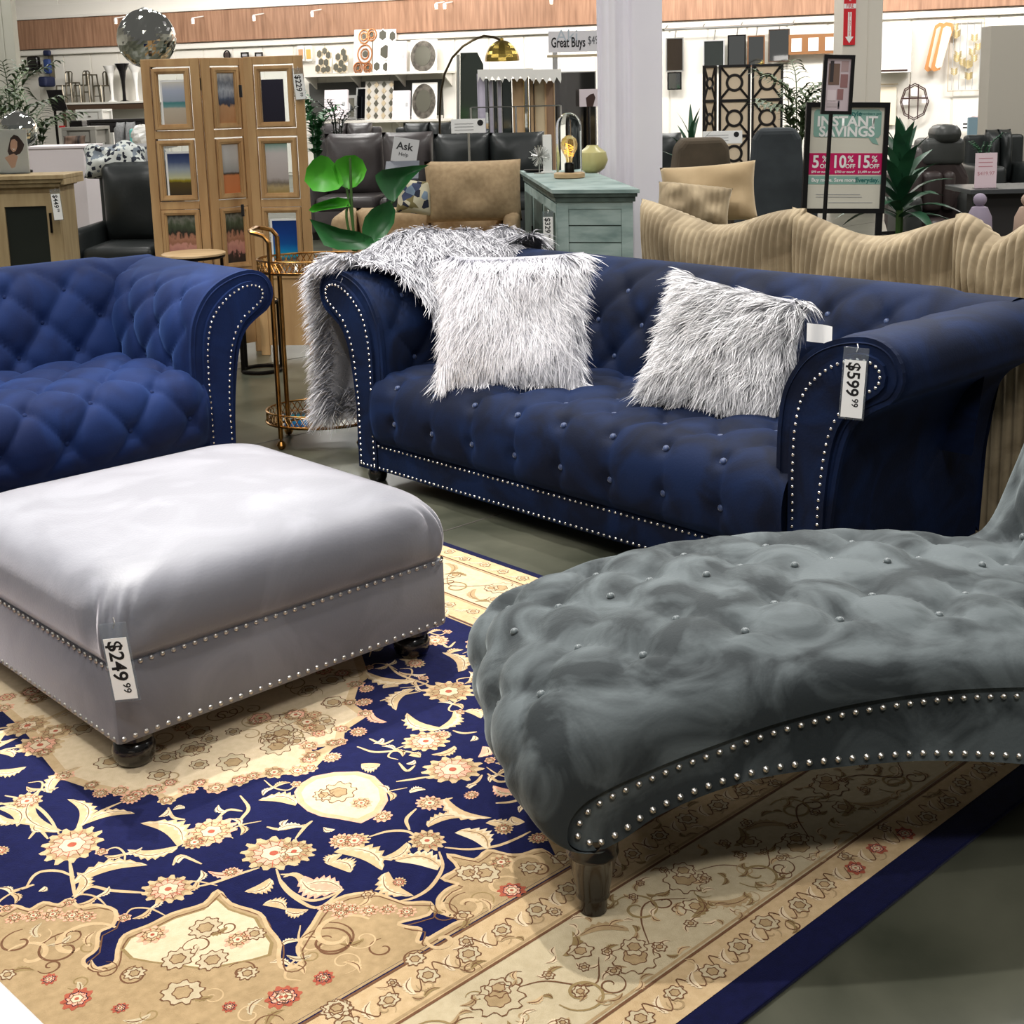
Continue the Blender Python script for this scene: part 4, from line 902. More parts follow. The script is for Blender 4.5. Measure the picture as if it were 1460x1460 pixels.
# help sign and clipboard on the leather sofa
M_greycard = mat('grey_card', (172,172,172), .6)
hp = thing('help_sign', 'grey tilted card sign reading Ask Help on the leather sofa', 'sign', AT(575,232,14.15)); 
MB().box(-.135,.135,-.004,.004,0,.26,.002).build('card', M_greycard, hp); MB().box(-.1,.1,.0,.14,-.03,.0).build('base', M_greycard, hp); hp.rotation_euler = (math.radians(-14),math.radians(10),0)
text('print', 'Ask', .11, M_ink, hp, Matrix.Translation((-.01,-.006,.17))@RX, bold=.002); text('print', 'Help', .055, M_ink, hp, Matrix.Translation((-.01,-.006,.085))@RX)
cb = thing('console_table', 'slanted grey console in front of the help sign', 'table', at_floor(572,13.85)); zk = AT(572,234,13.85).z; MB().prism([(0,0),(.30,0),(.30,zk),(.02,zk-.16)],-.18,.15,'x').build('body', M_leather2, cb); MB().prism([(-.01,zk-.16),(.30,zk+.004),(.30,zk+.018),(-.01,zk-.146)],-.19,.16,'x').build('lid', mat('blue_grey_board', (96,100,108), .5), cb)
for i,(x,y,lab) in enumerate(((668,190,'small white price card by the mirror bin'),(1030,205,'white price card stand behind the brown recliner'))):
    Yc = 13.4 if i == 0 else 15.0
    pc_ = thing('price_card', lab, 'sign', AT(x,y,Yc)); s_ = .17 if i == 0 else .22
    MB().box(-s_,s_,-.003,.003,0,.14,.002).build('card', M_paper, pc_)
    for k in range(3): MB().box(-s_*.8,s_*.3,-.0045,-.003,.03+k*.03,.038+k*.03).build('print_line', M_greycard, pc_)
    MB().lathe([(.03,0),(.03,.002)], 14).build('round_logo', M_ink, pc_).matrix_local = Matrix.Translation((s_*.7,-.003,.1))@RX
    z0 = -AT(x,y,Yc).z; MB().tube([(0,.02,0),(0,.02,z0+.0)], .012, 6).box(-.12,.12,-.08,.12,z0,z0+.015).build('stand', M_silver, pc_)
# ------------------------------------------------------------------ far left
M_post = mat('grey_post_paint', (176,174,160), .5, c2=(184,182,170), scale=2)
pc_ = at_floor(22,20); 
colA = struct(MB().box(-.16,.16,-.1,.1,0,6,.01).box(-.015,.015,-.115,-.1,0,6).build('trim_4', M_post, None, loc=pc_)); colA['label'] = 'grey steel post at the far left'
def palm(name, label, x, Y, ytop, n, spread, m, leafw=.05, group=None, blades=11, z0=None, potr=.16):
    b = at_floor(x,Y); t = thing(name, label, 'plant', b, 0, group); zt_ = AT(x,ytop,Y).z; pot(t, potr, .34)
    r_ = np.random.default_rng(int(x)+3); zc_ = zt_*.45
    for k in range(n):
        a = 2*PI*k/n+r_.uniform(-.3,.3); sp_ = spread*r_.uniform(.5,1.1); h = (zt_-zc_)*r_.uniform(.5,1.0)
        tip = Vector((math.cos(a)*sp_, math.sin(a)*sp_, zc_+h)); mid = Vector((math.cos(a)*sp_*.3, math.sin(a)*sp_*.3, zc_+h*.75))
        path = catmull([(0,0,.3),(mid.x*.4,mid.y*.4,zc_),tuple(mid),tuple(tip)], 5)
        mb = MB(); mb.tube([tuple(p) for p in path], .006, 4)
        for q in range(blades):
            f = .45+.55*q/(blades-1); i = min(len(path)-1, int(f*(len(path)-1))); p = Vector(path[i]); d = Vector(path[min(i+1,len(path)-1)])-Vector(path[max(i-1,0)])
            d.normalize(); s = d.cross(Vector((0,0,1))).normalized()
            for sg in (-1,1): leaf_blade(mb, p, p+(s*sg*.8+d*.7+Vector((0,0,-.15)))*spread*.42*(1.1-.5*(f-.45)), leafw, .25, .2, 3)
        mb.build('frond', m, t, True, 180)
    return t
palm('areca_palm', 'feathery palm in front of the grey post at far left', 20, 17.0, 80, 9, .62, M_leaf3, .05)
palm('areca_palm', 'pale feathery palm right of the grey post', 48, 15.0, 112, 9, .50, M_leaf3, .05)
pf = AT(5,185,9.6)
# wooden cabinet at the left edge
zc2 = 1.03; q1 = GZ(90,249,zc2); cw_ = thing('wood_cabinet', 'weathered light wood cabinet with dark glass door at the left edge', 'cabinet', (q1.x,q1.y,0)); WW = 1.5
M_wea = mat('weathered_wood', (176,156,118), .65, c2=(146,124,88), scale=2.5, stretch=(6,6,.8), lo=.3, hi=.7, detail=7)
MB().box(-WW,0,0,.45,zc2-.03,zc2,.004).build('top', M_wea, cw_); 
MB().prism([(0,0),(0,.45),(-.035,.42),(-.035,.03)],zc2-.07,zc2-.03,'z').box(-WW,-.02,.02,.44,zc2-.055,zc2-.03).box(-WW,-.045,.045,.43,zc2-.085,zc2-.055).build('cornice', M_wea, cw_)
MB().box(-WW,-.07,.09,.43,.05,zc2-.085).build('body', M_wea, cw_)
xl = GZ(-60,300,.7); 
def cwx(x): return AT(x,300,q1.y).x-q1.x
dr = MB().frame(cwx(2)-.09,cwx(62)+.09,.10,zc2-.13,.09,.06,.09).build('door', M_wea, cw_)
MB().box(cwx(2),cwx(62),.075,.085,.19,zc2-.22).build('glass', mat('dark_glass', (34,38,34), .06, spec=.7), dr)
MB().box(cwx(66),cwx(69),.045,.06,.62,.76).build('handle', M_blackmetal, dr)
price_tag('price tag 449 dollars on the weathered wood cabinet', AT(78,272,q1.y-.02), 0, '$449', '99', .062, .18, math.radians(-3), sc1=1.0)
# portrait frame on that cabinet
fp = GZ(14,249,zc2); ph_ = thing('photo_stand', 'acrylic stand with a portrait photo of a smiling dark-haired person', 'picture', (fp.x,fp.y+.12,zc2)); 
def rp(x,y): p = AT(x,y,fp.y+.12); return (p.x-fp.x, p.z-zc2)
x0,z0 = rp(-20,243); x1,z1 = rp(37,184)
MB().box(x0,x1,-.004,.004,0,z1,.002).build('print', mat('print_grey', (206,200,192), .4), ph_); MB().box(x0-.005,x1+.006,-.014,-.011,-.0,z1+.03).build('acrylic', M_glass, ph_); MB().box(x0,x1,-.05,.05,0,.006).build('foot', M_glass, ph_)
M_skin = mat('print_skin', (204,158,132), .5); M_hair = mat('print_brown', (62,40,34), .5)
def blob(name, pts, m, d):
    P_ = [rp(x,y) for x,y in pts]; MB().prism(P_, -.0040-d, -.0041-d, 'y').build(name, m, ph_)
blob('print_hair', [(13,206),(15,197),(20,192),(26,194),(31,200),(35,206),(33,213),(29,219),(22,222),(14,222),(11,216)], M_hair, .0002)
blob('print_shoulder', [(7,225),(14,221),(20,219),(26,223),(24,230),(22,238),(17,240),(12,232)], M_skin, .0004)
blob('print_face', [(15,204),(17,199),(21,198),(25,202),(25,209),(23,215),(19,217),(15,212)], M_skin, .0006)
blob('print_smile', [(17.5,211),(20,212.5),(22.6,211.5),(20,214)], M_paper, .0008)
# white cabinet board and dark sofas
wx = rect(34,212,122,292,11.2); wc = thing('white_cabinet', 'plain white cabinet end between the wood cabinet and the black armchair', 'cabinet', ((wx[0]+wx[1])/2,11.2,0)); w2 = (wx[1]-wx[0])/2
M_wht = mat('white_laminate', (226,218,220), .45)
MB().box(-w2,w2,0,.5,.06,wx[3],.004).build('body', M_wht, wc); MB().box(-w2-.012,w2+.012,-.012,.52,wx[3],wx[3]+.02,.003).build('top', M_wht, wc); MB().box(-w2+.03,w2-.03,.03,.47,0,.06).build('plinth', M_greycard, wc)
couch('black_armchair', 'black leather armchair with a floral throw, left of the photo screen', 86, 226, 238, 9.9, M_leather2, 1, .9, .09, arm_h=.60)
M_floral2 = blotch_mat('blue_floral_print', (200,204,200), [(40,46,60),(120,130,140),(210,214,210),(24,28,40)], 36)
pillow('floral_cushion', 'white cushion with dark blue flowers lying on the black armchair back', AT(166,250,10.65), .1, math.radians(35), math.radians(-4), .50, .27, .24, M_floral2, corner=.08, seed=4, wob=.03)
# mirrored globes
M_globe = blotch_mat('mercury_facets', (210,212,206), [(60,62,58),(150,150,144),(30,32,30)], 30)
b_ = M_globe.node_tree.nodes['Principled BSDF']; b_.inputs['Metallic'].default_value = 1; b_.inputs['Roughness'].default_value = .08
def globe(label, x, y, rpx, Y, stand_to=0.0):
    c = AT(x,y,Y); r = PX(rpx,Y); t = thing('mirror_globe', label, 'globe', (c.x,Y,stand_to)); zc_ = c.z-stand_to
    mb = MB(); mb.ball((0,0,zc_), r, 44, 28); jr = random.Random(4); mb.v = [(a*(1+jr.uniform(-.012,.012)),b*(1+jr.uniform(-.012,.012)),c+r*jr.uniform(-.012,.012)) for a,b,c in mb.v]; mb.build('globe', mat('mercury_mirror', (226,228,222), .04, 1.0), t, False)
    MB().lathe([(r*.55,0),(r*.55,.015),(r*.2,.03),(r*.12,.06),(r*.12,zc_-r*1.0),(r*.3,zc_-r*.94)], 18).build('stand', M_blackmetal, t, True)
    MB().lathe([(r*.3,zc_+r*.95),(r*.12,zc_+r*1.02),(r*.001,zc_+r*1.06)], 12).build('cap', M_silver, t, True)
    return t
globe('large faceted mirror globe above the photo screen', 209, 55, 40, 8.6)
globe('smaller faceted mirror globe behind the portrait stand', 26, 186, 26, GZ(14,249,zc2).y+.3, zc2)
# shelf with stools at the wall
def wallY(x, y, off): 
    d = ray(x,y); n = Vector((-wdir.y,wdir.x,0)); C = Vector((0,0,CAM_H)); D = Vector(d); t = (WL-n*off-C).dot(n)/D.dot(n); Q = C+D*t; return Q
def on_wall(name, label, cat, x, y, off=.3, group=None):
    q = wallY(x,y,off); return thing(name, label, cat, q, WYAW, group), q.y/F_PX
M_steel = mat('gunmetal', (112,106,92), .3, .9)
M_shelf = mat('shelf_white', (214,210,200), .5)
shf, k = on_wall('stool_shelf', 'long white shelf carrying chairs and stools below the wood band', 'shelf', 150, 148, .75)
a = wallY(84,147,.75); b = wallY(212,146,.75); Ls = (b-a).length
shf.location = a; MB().box(0,Ls,0,.7,-.04,0,.004).build('board', M_shelf, shf); MB().box(0,Ls,.02,.05,-.16,-.04).build('apron', mat('dark_brown_wood',(70,52,38),.5), shf); MB().box(0,Ls,.6,.65,-a.z,-.04).build('back_panel', M_shelf, shf)
for xx in (.05,Ls-.1): MB().box(xx,xx+.05,.02,.07,-a.z,-.04).build('post', mat('dark_brown_wood',(70,52,38),.5), shf)
def metal_chair(label, x, y0, y1, wpx, back=True):
    t, k = on_wall('metal_chair', label, 'chair', x, y1, .45, 'metal chairs on the stool shelf'); h = (y1-y0)*k; w_ = wpx*k/2
    sh_ = h*.55 if back else h
    for sx in (-1,1):
        for yy_ in (-.14,.16): MB().tube([(sx*w_*1.1,yy_*1.2,0),(sx*w_*.75,yy_,sh_)], .017, 5).build('leg', M_steel, t, True)
    MB().box(-w_*.85,w_*.85,-.16,.18,sh_-.02,sh_+.01,.01).build('seat', M_steel, t, True)
    MB().box(-w_*.95,w_*.95,-.16,-.14,sh_*.35,sh_*.40).build('stretcher', M_steel, t)
    if back:
        MB().tube([(-w_*.8,.17,sh_),(-w_*.95,.2,h*.95),(-w_*.6,.2,h),(w_*.6,.2,h),(w_*.95,.2,h*.95),(w_*.8,.17,sh_)], .014, 5).build('back_rail', M_steel, t, True)
        MB().box(-w_*.25,w_*.25,.185,.2,sh_,h*.98).build('back_slat', M_steel, t)
for i,(x,y0,wp,bk) in enumerate(((93,104,12,True),(106,119,9,False),(118,103,11,True),(131,108,10,False),(147,104,13,True))):
    metal_chair(['leftmost gunmetal cafe chair on the stool shelf','short gunmetal stool right of the leftmost cafe chair','gunmetal cafe chair in the middle of the stool shelf','tall gunmetal stool between two cafe chairs','gunmetal cafe chair beside the white tulip stool'][i], x, y0, 146, wp, bk)
def tulip(label, x, y0, wpx, m):
    t, k = on_wall('tulip_stool', label, 'stool', x, 146, .45, 'tulip stools on the shelf'); h = (146-y0)*k; r = wpx*k/2
    MB().lathe([(r*.75,0),(r*.75,.02),(r*.25,.05),(r*.22,h*.3),(r*.28,h*.55),(r*.5,h*.8)], 18).build('pedestal', m, t, True)
    MB().lathe([(r*.5,h*.8),(r*.85,h*.93),(r,h),(r*.9,h),(r*.6,h*.9),(.001,h*.86)], 18).build('seat', m, t, True)
M_gwht = mat('gloss_white', (236,234,228), .15); M_gblk = mat('gloss_black', (22,20,20), .15)
tulip('white tulip stool next to the metal chairs', 161, 96, 19, M_gwht); tulip('black tulip stool between white ones', 178, 93, 20, M_gblk); tulip('white tulip stool nearest the photo screen', 196, 95, 19, M_gwht)
# office chairs hung on the wall
t, k = on_wall('office_chair', 'black office chair back hung on the wall above the palm', 'chair', 54, 101, .12)
MB().box(-8*k,10*k,-.2,-.05,0,20*k,.05).build('backrest', M_gblk, t, True); MB().box(-9*k,8*k,-.42,-.16,-1*k,6*k,.05).build('seat', M_gblk, t, True); MB().box(-3*k,3*k,-.05,.1,5*k,9*k).build('bracket', M_steel, t)
M_mesh = mat('blue_mesh', (44,66,120), .6)
t, k = on_wall('office_chair', 'blue mesh office chair with headrest hung on the wall', 'chair', 75, 124, .12)
MB().box(-6*k,6*k,-.12,-.04,42*k,50*k,.05).build('headrest', mat('navy_mesh',(26,34,66),.6), t, True); MB().box(-6*k,5*k,-.14,-.04,18*k,38*k,.04).build('backrest', M_mesh, t, True); MB().box(-6*k,8*k,-.36,-.02,0,14*k,.05).build('seat', mat('navy_mesh',(26,34,66),.6), t, True); MB().box(-1*k,1*k,-.05,.1,12*k,44*k).build('spine', M_steel, t)
bs = rect(67,128,95,158,20); t = thing('black_board', 'black display board tilted beside the stool shelf', 'board', ((bs[0]+bs[1])/2,20,0)); w2 = (bs[1]-bs[0])/2
MB().prism([(-w2,bs[3]),(w2*.55,bs[3]),(w2,bs[2]),(-w2*.5,bs[2])],0,.02).build('panel', M_gblk, t); MB().tube([(-.05,.05,0),(-.05,.02,bs[2]+.1)], .02, 6).box(-.2,.1,-.15,.2,0,.02).build('stand', M_blackmetal, t)
# grey desks, tufted grey sofa, turquoise chair
M_desk = mat('grey_desk_paint', (150,146,138), .5); 
def desk(label, x0, x1, y0, Y, m, leg=True):
    r_ = rect(x0,y0,x1,y0+20,Y); t = thing('desk', label, 'desk', (r_[0],Y,0)); W = r_[1]-r_[0]; H = r_[3]
    MB().box(0,W,0,.6,H-.04,H,.004).build('top', m, t); MB().box(.04,W-.04,.03,.55,H-.2,H-.04).build('drawer_box', m, t)
    d_ = MB().box(.08,W-.08,.015,.03,H-.18,H-.06,.004).build('drawer', m, t); MB().box(W*.45,W*.55,.0,.015,H-.125,H-.11).build('pull', M_blackmetal, d_)
    for xx in (.0,W-.06):
        for yy_ in (0,.54): MB().box(xx,xx+.06,yy_,yy_+.06,0,H-.04).build('leg', m, t)
desk('light grey desk with drawer below the black display board', 88, 136, 181, 15.9, M_desk)
desk('white framed desk under the stool shelf', 108, 146, 156, 23.0, M_gwht); desk('dark topped counter below the stool shelf', 122, 208, 170, 21.0, mat('black_counter',(34,30,30),.4))
couch('tufted_grey_sofa', 'grey tufted sofa left of the turquoise chair', 134, 186, 176, 17.0, M_greyfab, 2, .8, .1)
M_turq = mat('turquoise_plastic', (110,190,182), .4)
q_ = rect(177,184,200,208,15.5); t = thing('turquoise_chair', 'turquoise shell chair left of the photo screen', 'chair', ((q_[0]+q_[1])/2,15.5,0)); w2 = (q_[1]-q_[0])/2
MB().box(-w2,w2,.2,.26,.5,q_[3],.05).box(-w2,w2,-.2,.26,.44,.50,.03).build('shell', M_turq, t, True)
for sx in (-1,1):
    for yy_ in (-.15,.2): MB().tube([(sx*w2*1.1,yy_*1.2,0),(sx*w2*.5,yy_,.46)], .018, 6).build('leg', M_pale, t, True)
t = thing('white_bag', 'crumpled white plastic bag on a table beside the turquoise chair', 'bag', at_floor(203,14.6)); zz_ = AT(203,208,14.6).z; zq = AT(203,177,14.6).z
r_ = np.random.default_rng(3); mb = MB(); mb.ball((0,0,(zz_+zq)/2), 1, 12, 9, (.12,.1,(zq-zz_)/2)); mb.v = [(x+r_.uniform(-.02,.02),y+r_.uniform(-.02,.02),z) for x,y,z in mb.v]; mb.build('bag', M_gwht, t); MB().box(-.2,.3,-.2,.3,zz_-.03,zz_).build('table_top', M_desk, t); MB().tube([(0,0,0),(0,0,zz_-.03)],.03,8).build('table_leg', M_desk, t)
couch('grey_sectional', 'pale grey sofa behind the floral blanket', 90, 216, 209, 13.0, M_greyfab, 2, .8, .14)
pillow('striped_pillow', 'brown and black striped round pillow on the grey sofa', AT(106,212,13.2), 0, .3, 0, .22, .13, .12, mat('brown_stripe',(120,96,80),.8,c2=(40,34,32),scale=9,stretch=(3,.2,.2)), group=None)
t = thing('display_box', 'small black box with red front on the grey desk', 'box', AT(110,181,16.1)); k = 16.1/F_PX; MB().box(-7*k,11*k,-.1,.1,0,9*k,.01).build('body', M_gblk, t); MB().box(-20*k,-12*k,-.14,-.12,0,2.5*k).build('red_tag', mat('red_plastic',(190,40,44),.4), t)
for x,y,lab in ((165,30,'white track spotlight left of the large globe'),(275,30,'white track spotlight above the photo screen'),(362,26,'white track spotlight above the right leaf of screen'),(445,20,'white track spotlight above the hexagon mirrors'),(622,9,'left one of the paired white track spotlights'),(634,9,'right one of the paired white track spotlights'),(786,2,'white track spotlight left of the curtain top')):
    q = wallY(x,y,.55); t = thing('track_light', lab, 'spotlight', q, WYAW, 'track spotlights'); k = q.y/F_PX
    MB().lathe([(2.2*k,-3.5*k),(2.6*k,2*k),(1.4*k,4.5*k)], 12).build('head', M_gwht, t, True); MB().tube([(0,0,4*k),(0,.45,8*k)], .012, 6).build('arm', M_gwht, t, True)
    MB().lathe([(.001,-3.4*k),(1.9*k,-3.55*k)], 12, cap=False).build('lens', mat('lit_lens',(255,250,240),.3,emit=((255,246,230),6)), t)
# ------------------------------------------------------------------ mirror shelves on the back wall
M_glassgrey = mat('smoky_mirror', (112,110,98), .15, .45); M_champ = mat('champagne_frame', (196,180,150), .35, .4); M_copper = mat('copper_frame', (178,124,84), .3, .9)
def shelf(label, x0, x1, y, dep=.5):
    a = wallY(x0,y,dep); b = wallY(x1,y,dep); L = (b-a).length; t = thing('wall_shelf', label, 'shelf', a, WYAW, 'mirror shelves'); MB().box(0,L,0,dep-.02,-.05,0,.004).build('board', M_shelf, t)
    for xx in np.linspace(.1,L-.1,4): MB().prism([(0,-.05),(dep-.03,-.05),(dep-.03,-.3)],xx,xx+.03,'x').build('bracket', M_shelf, t)
    return t
shelf('upper white shelf of framed mirrors below the wood band', 428, 636, 107); shelf('lower white shelf of framed mirrors above the leather sofas', 440, 632, 173)
bk_ = wallY(440,112,.06); bb = wallY(630,112,.06); t = thing('shelf_back', 'dark backing panel between the two mirror shelves', 'panel', (bk_.x,bk_.y,0), WYAW); MB().box(0,(bb-bk_).length,0,.03,wallY(530,172,.06).z+.02,wallY(530,110,.06).z-.08).build('board', mat('dark_backing',(70,70,66),.7), t); MB().box(0,(bb-bk_).length,-.01,0,wallY(530,172,.06).z+.02,wallY(530,172,.06).z+.08).build('rail', M_shelf, t)
def item(name, label, cat, x, y, off=.4, group='framed mirrors on the shelves', lean=-.16):
    t, k = on_wall(name, label, cat, x, y, off, group); t.rotation_euler = (lean,0,WYAW); return t, k
def hexm(label, x, y, w_, h_, cells, m=None):
    t, k = item('cluster_mirror', label, 'mirror', x, y); MB().box(-w_*k/2,w_*k/2,0,.02,0,h_*k,.003).build('backing', M_gwht, t)
    for cx_, cz_, r1, r2 in cells:
        r1 *= 1.25; r2 *= 1.2
        P_ = [(cx_*k+r1*k*math.cos(a+PI/6)*1.0, cz_*k+r2*k*math.sin(a+PI/6)) for a in np.linspace(0,2*PI,7)[:-1]]; o = MB().prism(P_,-.022,0).build('cell', m or M_champ, t)
        MB().prism([(cx_*k+(a-cx_*k)*.8, cz_*k+(b-cz_*k)*.8) for a,b in P_],-.028,-.0225).build('mirror_glass', M_glassgrey, o)
hx = [(-5,22,4.6,6),(4,28,4.6,6),(5,15,4.6,6),(-4,9,4.6,6),(4,4,4.6,5)]
hexm('leftmost hexagon mirror cluster on the upper shelf', 461, 104, 24, 34, [(-6,26,4,5.5),(2,30,4,5),(8,24,4,5.5),(-3,15,4,5.5),(5,14,4,5.5),(-8,6,4,5.5),(1,4,4,4.5),(8,5,4,5)])
hexm('second hexagon mirror cluster on the upper shelf', 485, 104, 22, 33, [(5,28,4.2,5.5),(-3,22,4.2,5.5),(8,20,4.2,5.5),(2,13,4.2,5.5),(-6,8,4.2,5.5),(7,6,4.2,5.5),(0,3.6,4.2,4)])
t, k = item('ring_art', 'copper ring wall art on the upper shelf', 'wall art', 518, 104)
for cx_,cz_,r in ((0,50,8),(12,52,7),(2,26,11),(-8,7,6.5),(7,7,6)):
    for q in (1,.55): MB().tube([((cx_+r*q*math.cos(a))*k,-.01,(cz_+r*q*1.15*math.sin(a))*k) for a in np.linspace(0,2*PI,25)[:-1]], 1.1*k, 6, True).build('ring', M_copper, t, True)
    MB().lathe([(r*.38*k,-.012),(r*.38*k,.0)],16).build('disc', M_glassgrey, t).matrix_local = Matrix.Translation((cx_*k,0,cz_*k))@RX
MB().box(-16*k,12*k,.012,.02,0,60*k).build('backing', M_gwht, t)
hexm('tall diamond mirror cluster with five panes on the upper shelf', 547, 104, 34, 60, [(-2,52,6,7.5),(13,50,5,7),(3,29,9,10),(-10,9,5,6.5),(4,8,5,6.5)], M_gwht)
def boxm(label, x, y, w_, h_):
    t, k = item('mirror_carton', label, 'box', x, y, .48); MB().box(-w_*k/2,w_*k/2,0,.06,0,h_*k,.004).build('carton', M_wht, t); MB().box(w_*k*.28,w_*k*.42,-.002,0,h_*k*.45,h_*k*.58).build('print_mark', M_greycard, t)
boxm('plain white carton on the upper shelf', 565, 104, 28, 44); boxm('plain white carton on the lower shelf', 571, 171, 26, 41); boxm('white carton at the left end of the lower shelf', 478, 170, 36, 41)
def ovalm(label, x, y, w_, h_):
    t, k = item('oval_mirror', label, 'mirror', x, y); MB().box(-w_*k/2,w_*k/2,0,.03,0,h_*k,.004).build('backing', M_gwht, t)
    c = h_*k/2; P_ = lambda q: [(w_*.46*k*q*math.cos(a), c+h_*.46*k*q*math.sin(a)) for a in np.linspace(0,2*PI,29)[:-1]]
    MB().prism(P_(1),-.03,0).build('beaded_frame', mat('pewter_beads',(120,114,104),.35,.7,c2=(70,66,60),scale=12), t)
    MB().prism(P_(.66),-.036,-.031).build('mirror_glass', M_glassgrey, t)
ovalm('oval mirror in pewter frame on the upper shelf', 603, 104, 40, 46); ovalm('oval mirror in pewter frame on the lower shelf', 604, 171, 38, 52)
t, k = item('square_mirror', 'square silver mirror with inset diamond on the lower shelf', 'mirror', 496, 171); MB().frame(-16*k,14*k,0,34*k,4*k,-.02,.01).build('frame', M_silver, t); MB().box(-12*k,10*k,-.008,0,4*k,30*k).build('mirror_glass', M_glassgrey, t); MB().prism([(-1*k,27*k),(8*k,17*k),(-1*k,7*k),(-10*k,17*k)],-.014,-.009).build('inset', M_mir, t)
t, k = item('lattice_mirror', 'white mirror panel of small diamonds on the lower shelf', 'mirror', 541, 171); MB().box(-23*k,20*k,0,.02,0,54*k).build('backing', mat('pale_grey_back',(190,186,176),.5), t)
for r in range(6):
    for c in range(4):
        cx_, cz_ = (-17+c*11.5+(r%2)*0)*k, (6+r*8.6)*k; MB().prism([(cx_-3.6*k,cz_),(cx_,cz_-4.6*k),(cx_+3.6*k,cz_),(cx_,cz_+4.6*k)],-.012,0).build('pane', M_glassgrey if (r+c)%2 else M_champ, t)
t, k = item('leaning_mirror', 'dark leaning mirror between square and lattice mirrors', 'mirror', 516, 171, .3); MB().frame(-9*k,8*k,0,45*k,2*k,-.02,.01).build('frame', M_silver, t); MB().box(-7*k,6*k,-.005,0,2*k,43*k).build('mirror_glass', mat('black_mirror',(40,42,46),.05,.9), t)
for i,x in enumerate((324,350,370,430,441)):
    t, k = on_wall('wall_decor', ['small black clock above the photo screen','small black frame above the middle leaf','second small black frame above the photo screen','small tan print left of the hexagon mirrors','small yellow print left of the hexagon mirrors'][i], 'wall decor', x, 84, .1)
    if i == 0: MB().tube([(5*k*math.cos(a),0,5*k+6*k*math.sin(a)) for a in np.linspace(0,2*PI,21)[:-1]], 1*k, 6, True).build('rim', M_gblk, t, True); MB().lathe([(4.5*k,-.01),(4.5*k,0)],16).build('dial', mat('dark_dial',(70,60,56),.4), t).matrix_local = Matrix.Translation((0,0,5*k))@RX
    elif i < 3: MB().frame(-6*k,6*k,2*k,9*k,1.5*k,-.03,0).build('frame', M_gblk, t); MB().box(-5*k,5*k,-.01,0,3*k,8*k).build('mat_board', M_greycard, t)
    else: MB().box(-5*k,5*k,-.02,0,-3*k,18*k).build('board', M_gwht, t); MB().box(-3.5*k,3.5*k,-.025,-.02,0,13*k).build('print', mat('tan_print%d'%i,((196,150,110),(206,170,90))[i-3],.5), t)
# ferns in front of the shelves
palm('leafy_fern', 'dark leafy green fern right of the photo screen', 450, 16.3, 122, 9, .36, M_leaf2, .07)
palm('slender_fern', 'small sprig plant with fine dark leaves by the white carton', 482, 16.6, 132, 6, .30, mat('near_black_leaf',(26,40,28),.5), .03)
# ------------------------------------------------------------------ arc lamp
aY = 16.2; base = at_floor(627,aY); al = thing('arc_lamp', 'arc floor lamp with brushed gold dome shade', 'lamp', base)
pts = [(627,186),(627,160),(629,130),(634,105),(645,82),(660,66),(675,57),(690,51),(704,53),(713,57)]
MB().tube([(0,0,.05)]+[tuple(Vector((AT(x,y,aY).x-base.x,0,AT(x,y,aY).z))) for x,y in pts], .014, 8).build('arm', mat('bronze_tube',(66,56,40),.3,.9), al, True)
MB().lathe([(.18,0),(.18,.05),(.16,.06),(.001,.06)], 24).build('base', M_gblk, al, True)
sc_ = AT(716,87,aY); sz = AT(716,57,aY).z; r = PX(24,aY)
prof_ = [(r*math.cos(a), sc_.z+(sz-sc_.z)*math.sin(a)) for a in np.linspace(0,1.45,10)]+[(r*.1,sz+.02),(.001,sz+.03)]
MB().lathe(prof_, 14, sc_.x-base.x, 0, cap=False).build('dome_shade', mat('brushed_gold',(186,160,84),.22,1.0), al, False)
# ------------------------------------------------------------------ mirror bin
bY = 15.6
def leaning(name, label, x0, y0, x1, y1, Y, m, frame_m, fw=2.0, tilt=0.0, grp='mirrors in the bin', base=0.0, sq=0.0):
    r_ = rect(x0,y0,x1,y1,Y); t = thing(name, label, 'mirror', ((r_[0]+r_[1])/2,Y,r_[2] if base is None else base), tilt, grp); w2 = (r_[1]-r_[0])/2; h_ = r_[3]-(r_[2] if base is None else base); k = Y/F_PX
    MB().frame(-w2,w2,0,h_,min(fw*k,w2*.7),-.015,.015).build('frame', frame_m, t); MB().box(-w2+fw*k*.8,w2-fw*k*.8,-.004,.004,fw*k*.5,h_-fw*k*.5).build('mirror_glass', m, t); return t
M_lav = mat('lavender_edge', (196,190,206), .4); M_tan = mat('tan_wood_edge', (206,172,130), .5); M_gr = mat('grey_mirror', (120,128,124), .06, .9)
names = ['leftmost slim silver framed mirror in the bin','slim dark edged mirror second in the bin','slim lavender mirror third in the bin','slim dark mirror fourth in the bin','slim silver mirror fifth in the bin','black framed mirror in the middle of the bin','wide tan wood framed mirror in the bin','narrow gold framed mirror in the bin','pale wood framed mirror in the bin','cream wood board in the bin','brown wood board at the right end of bin']
spec = [(681,105,692,192,M_lav,M_lav),(691,112,697,192,M_mir,M_gblk),(697,114,704,192,M_lav,M_silver),(704,114,709,192,M_gr,M_gblk),(709,114,716,192,M_lav,M_silver),(716,112,730,192,M_gr,M_gblk),(731,112,747,192,M_tan,M_tan),(747,110,754,192,M_mir,M_brass),(755,112,762,192,M_tan,M_gblk),(762,113,778,192,mat('cream_wood',(216,196,160),.5),M_tan),(778,115,791,192,mat('brown_wood_board',(160,130,104),.5),M_tan)]
for i,(a,b,c,d,m,fm) in enumerate(spec): leaning('bin_mirror', names[i], a, b, c, d, bY+.03*i, m, fm, 1.2)
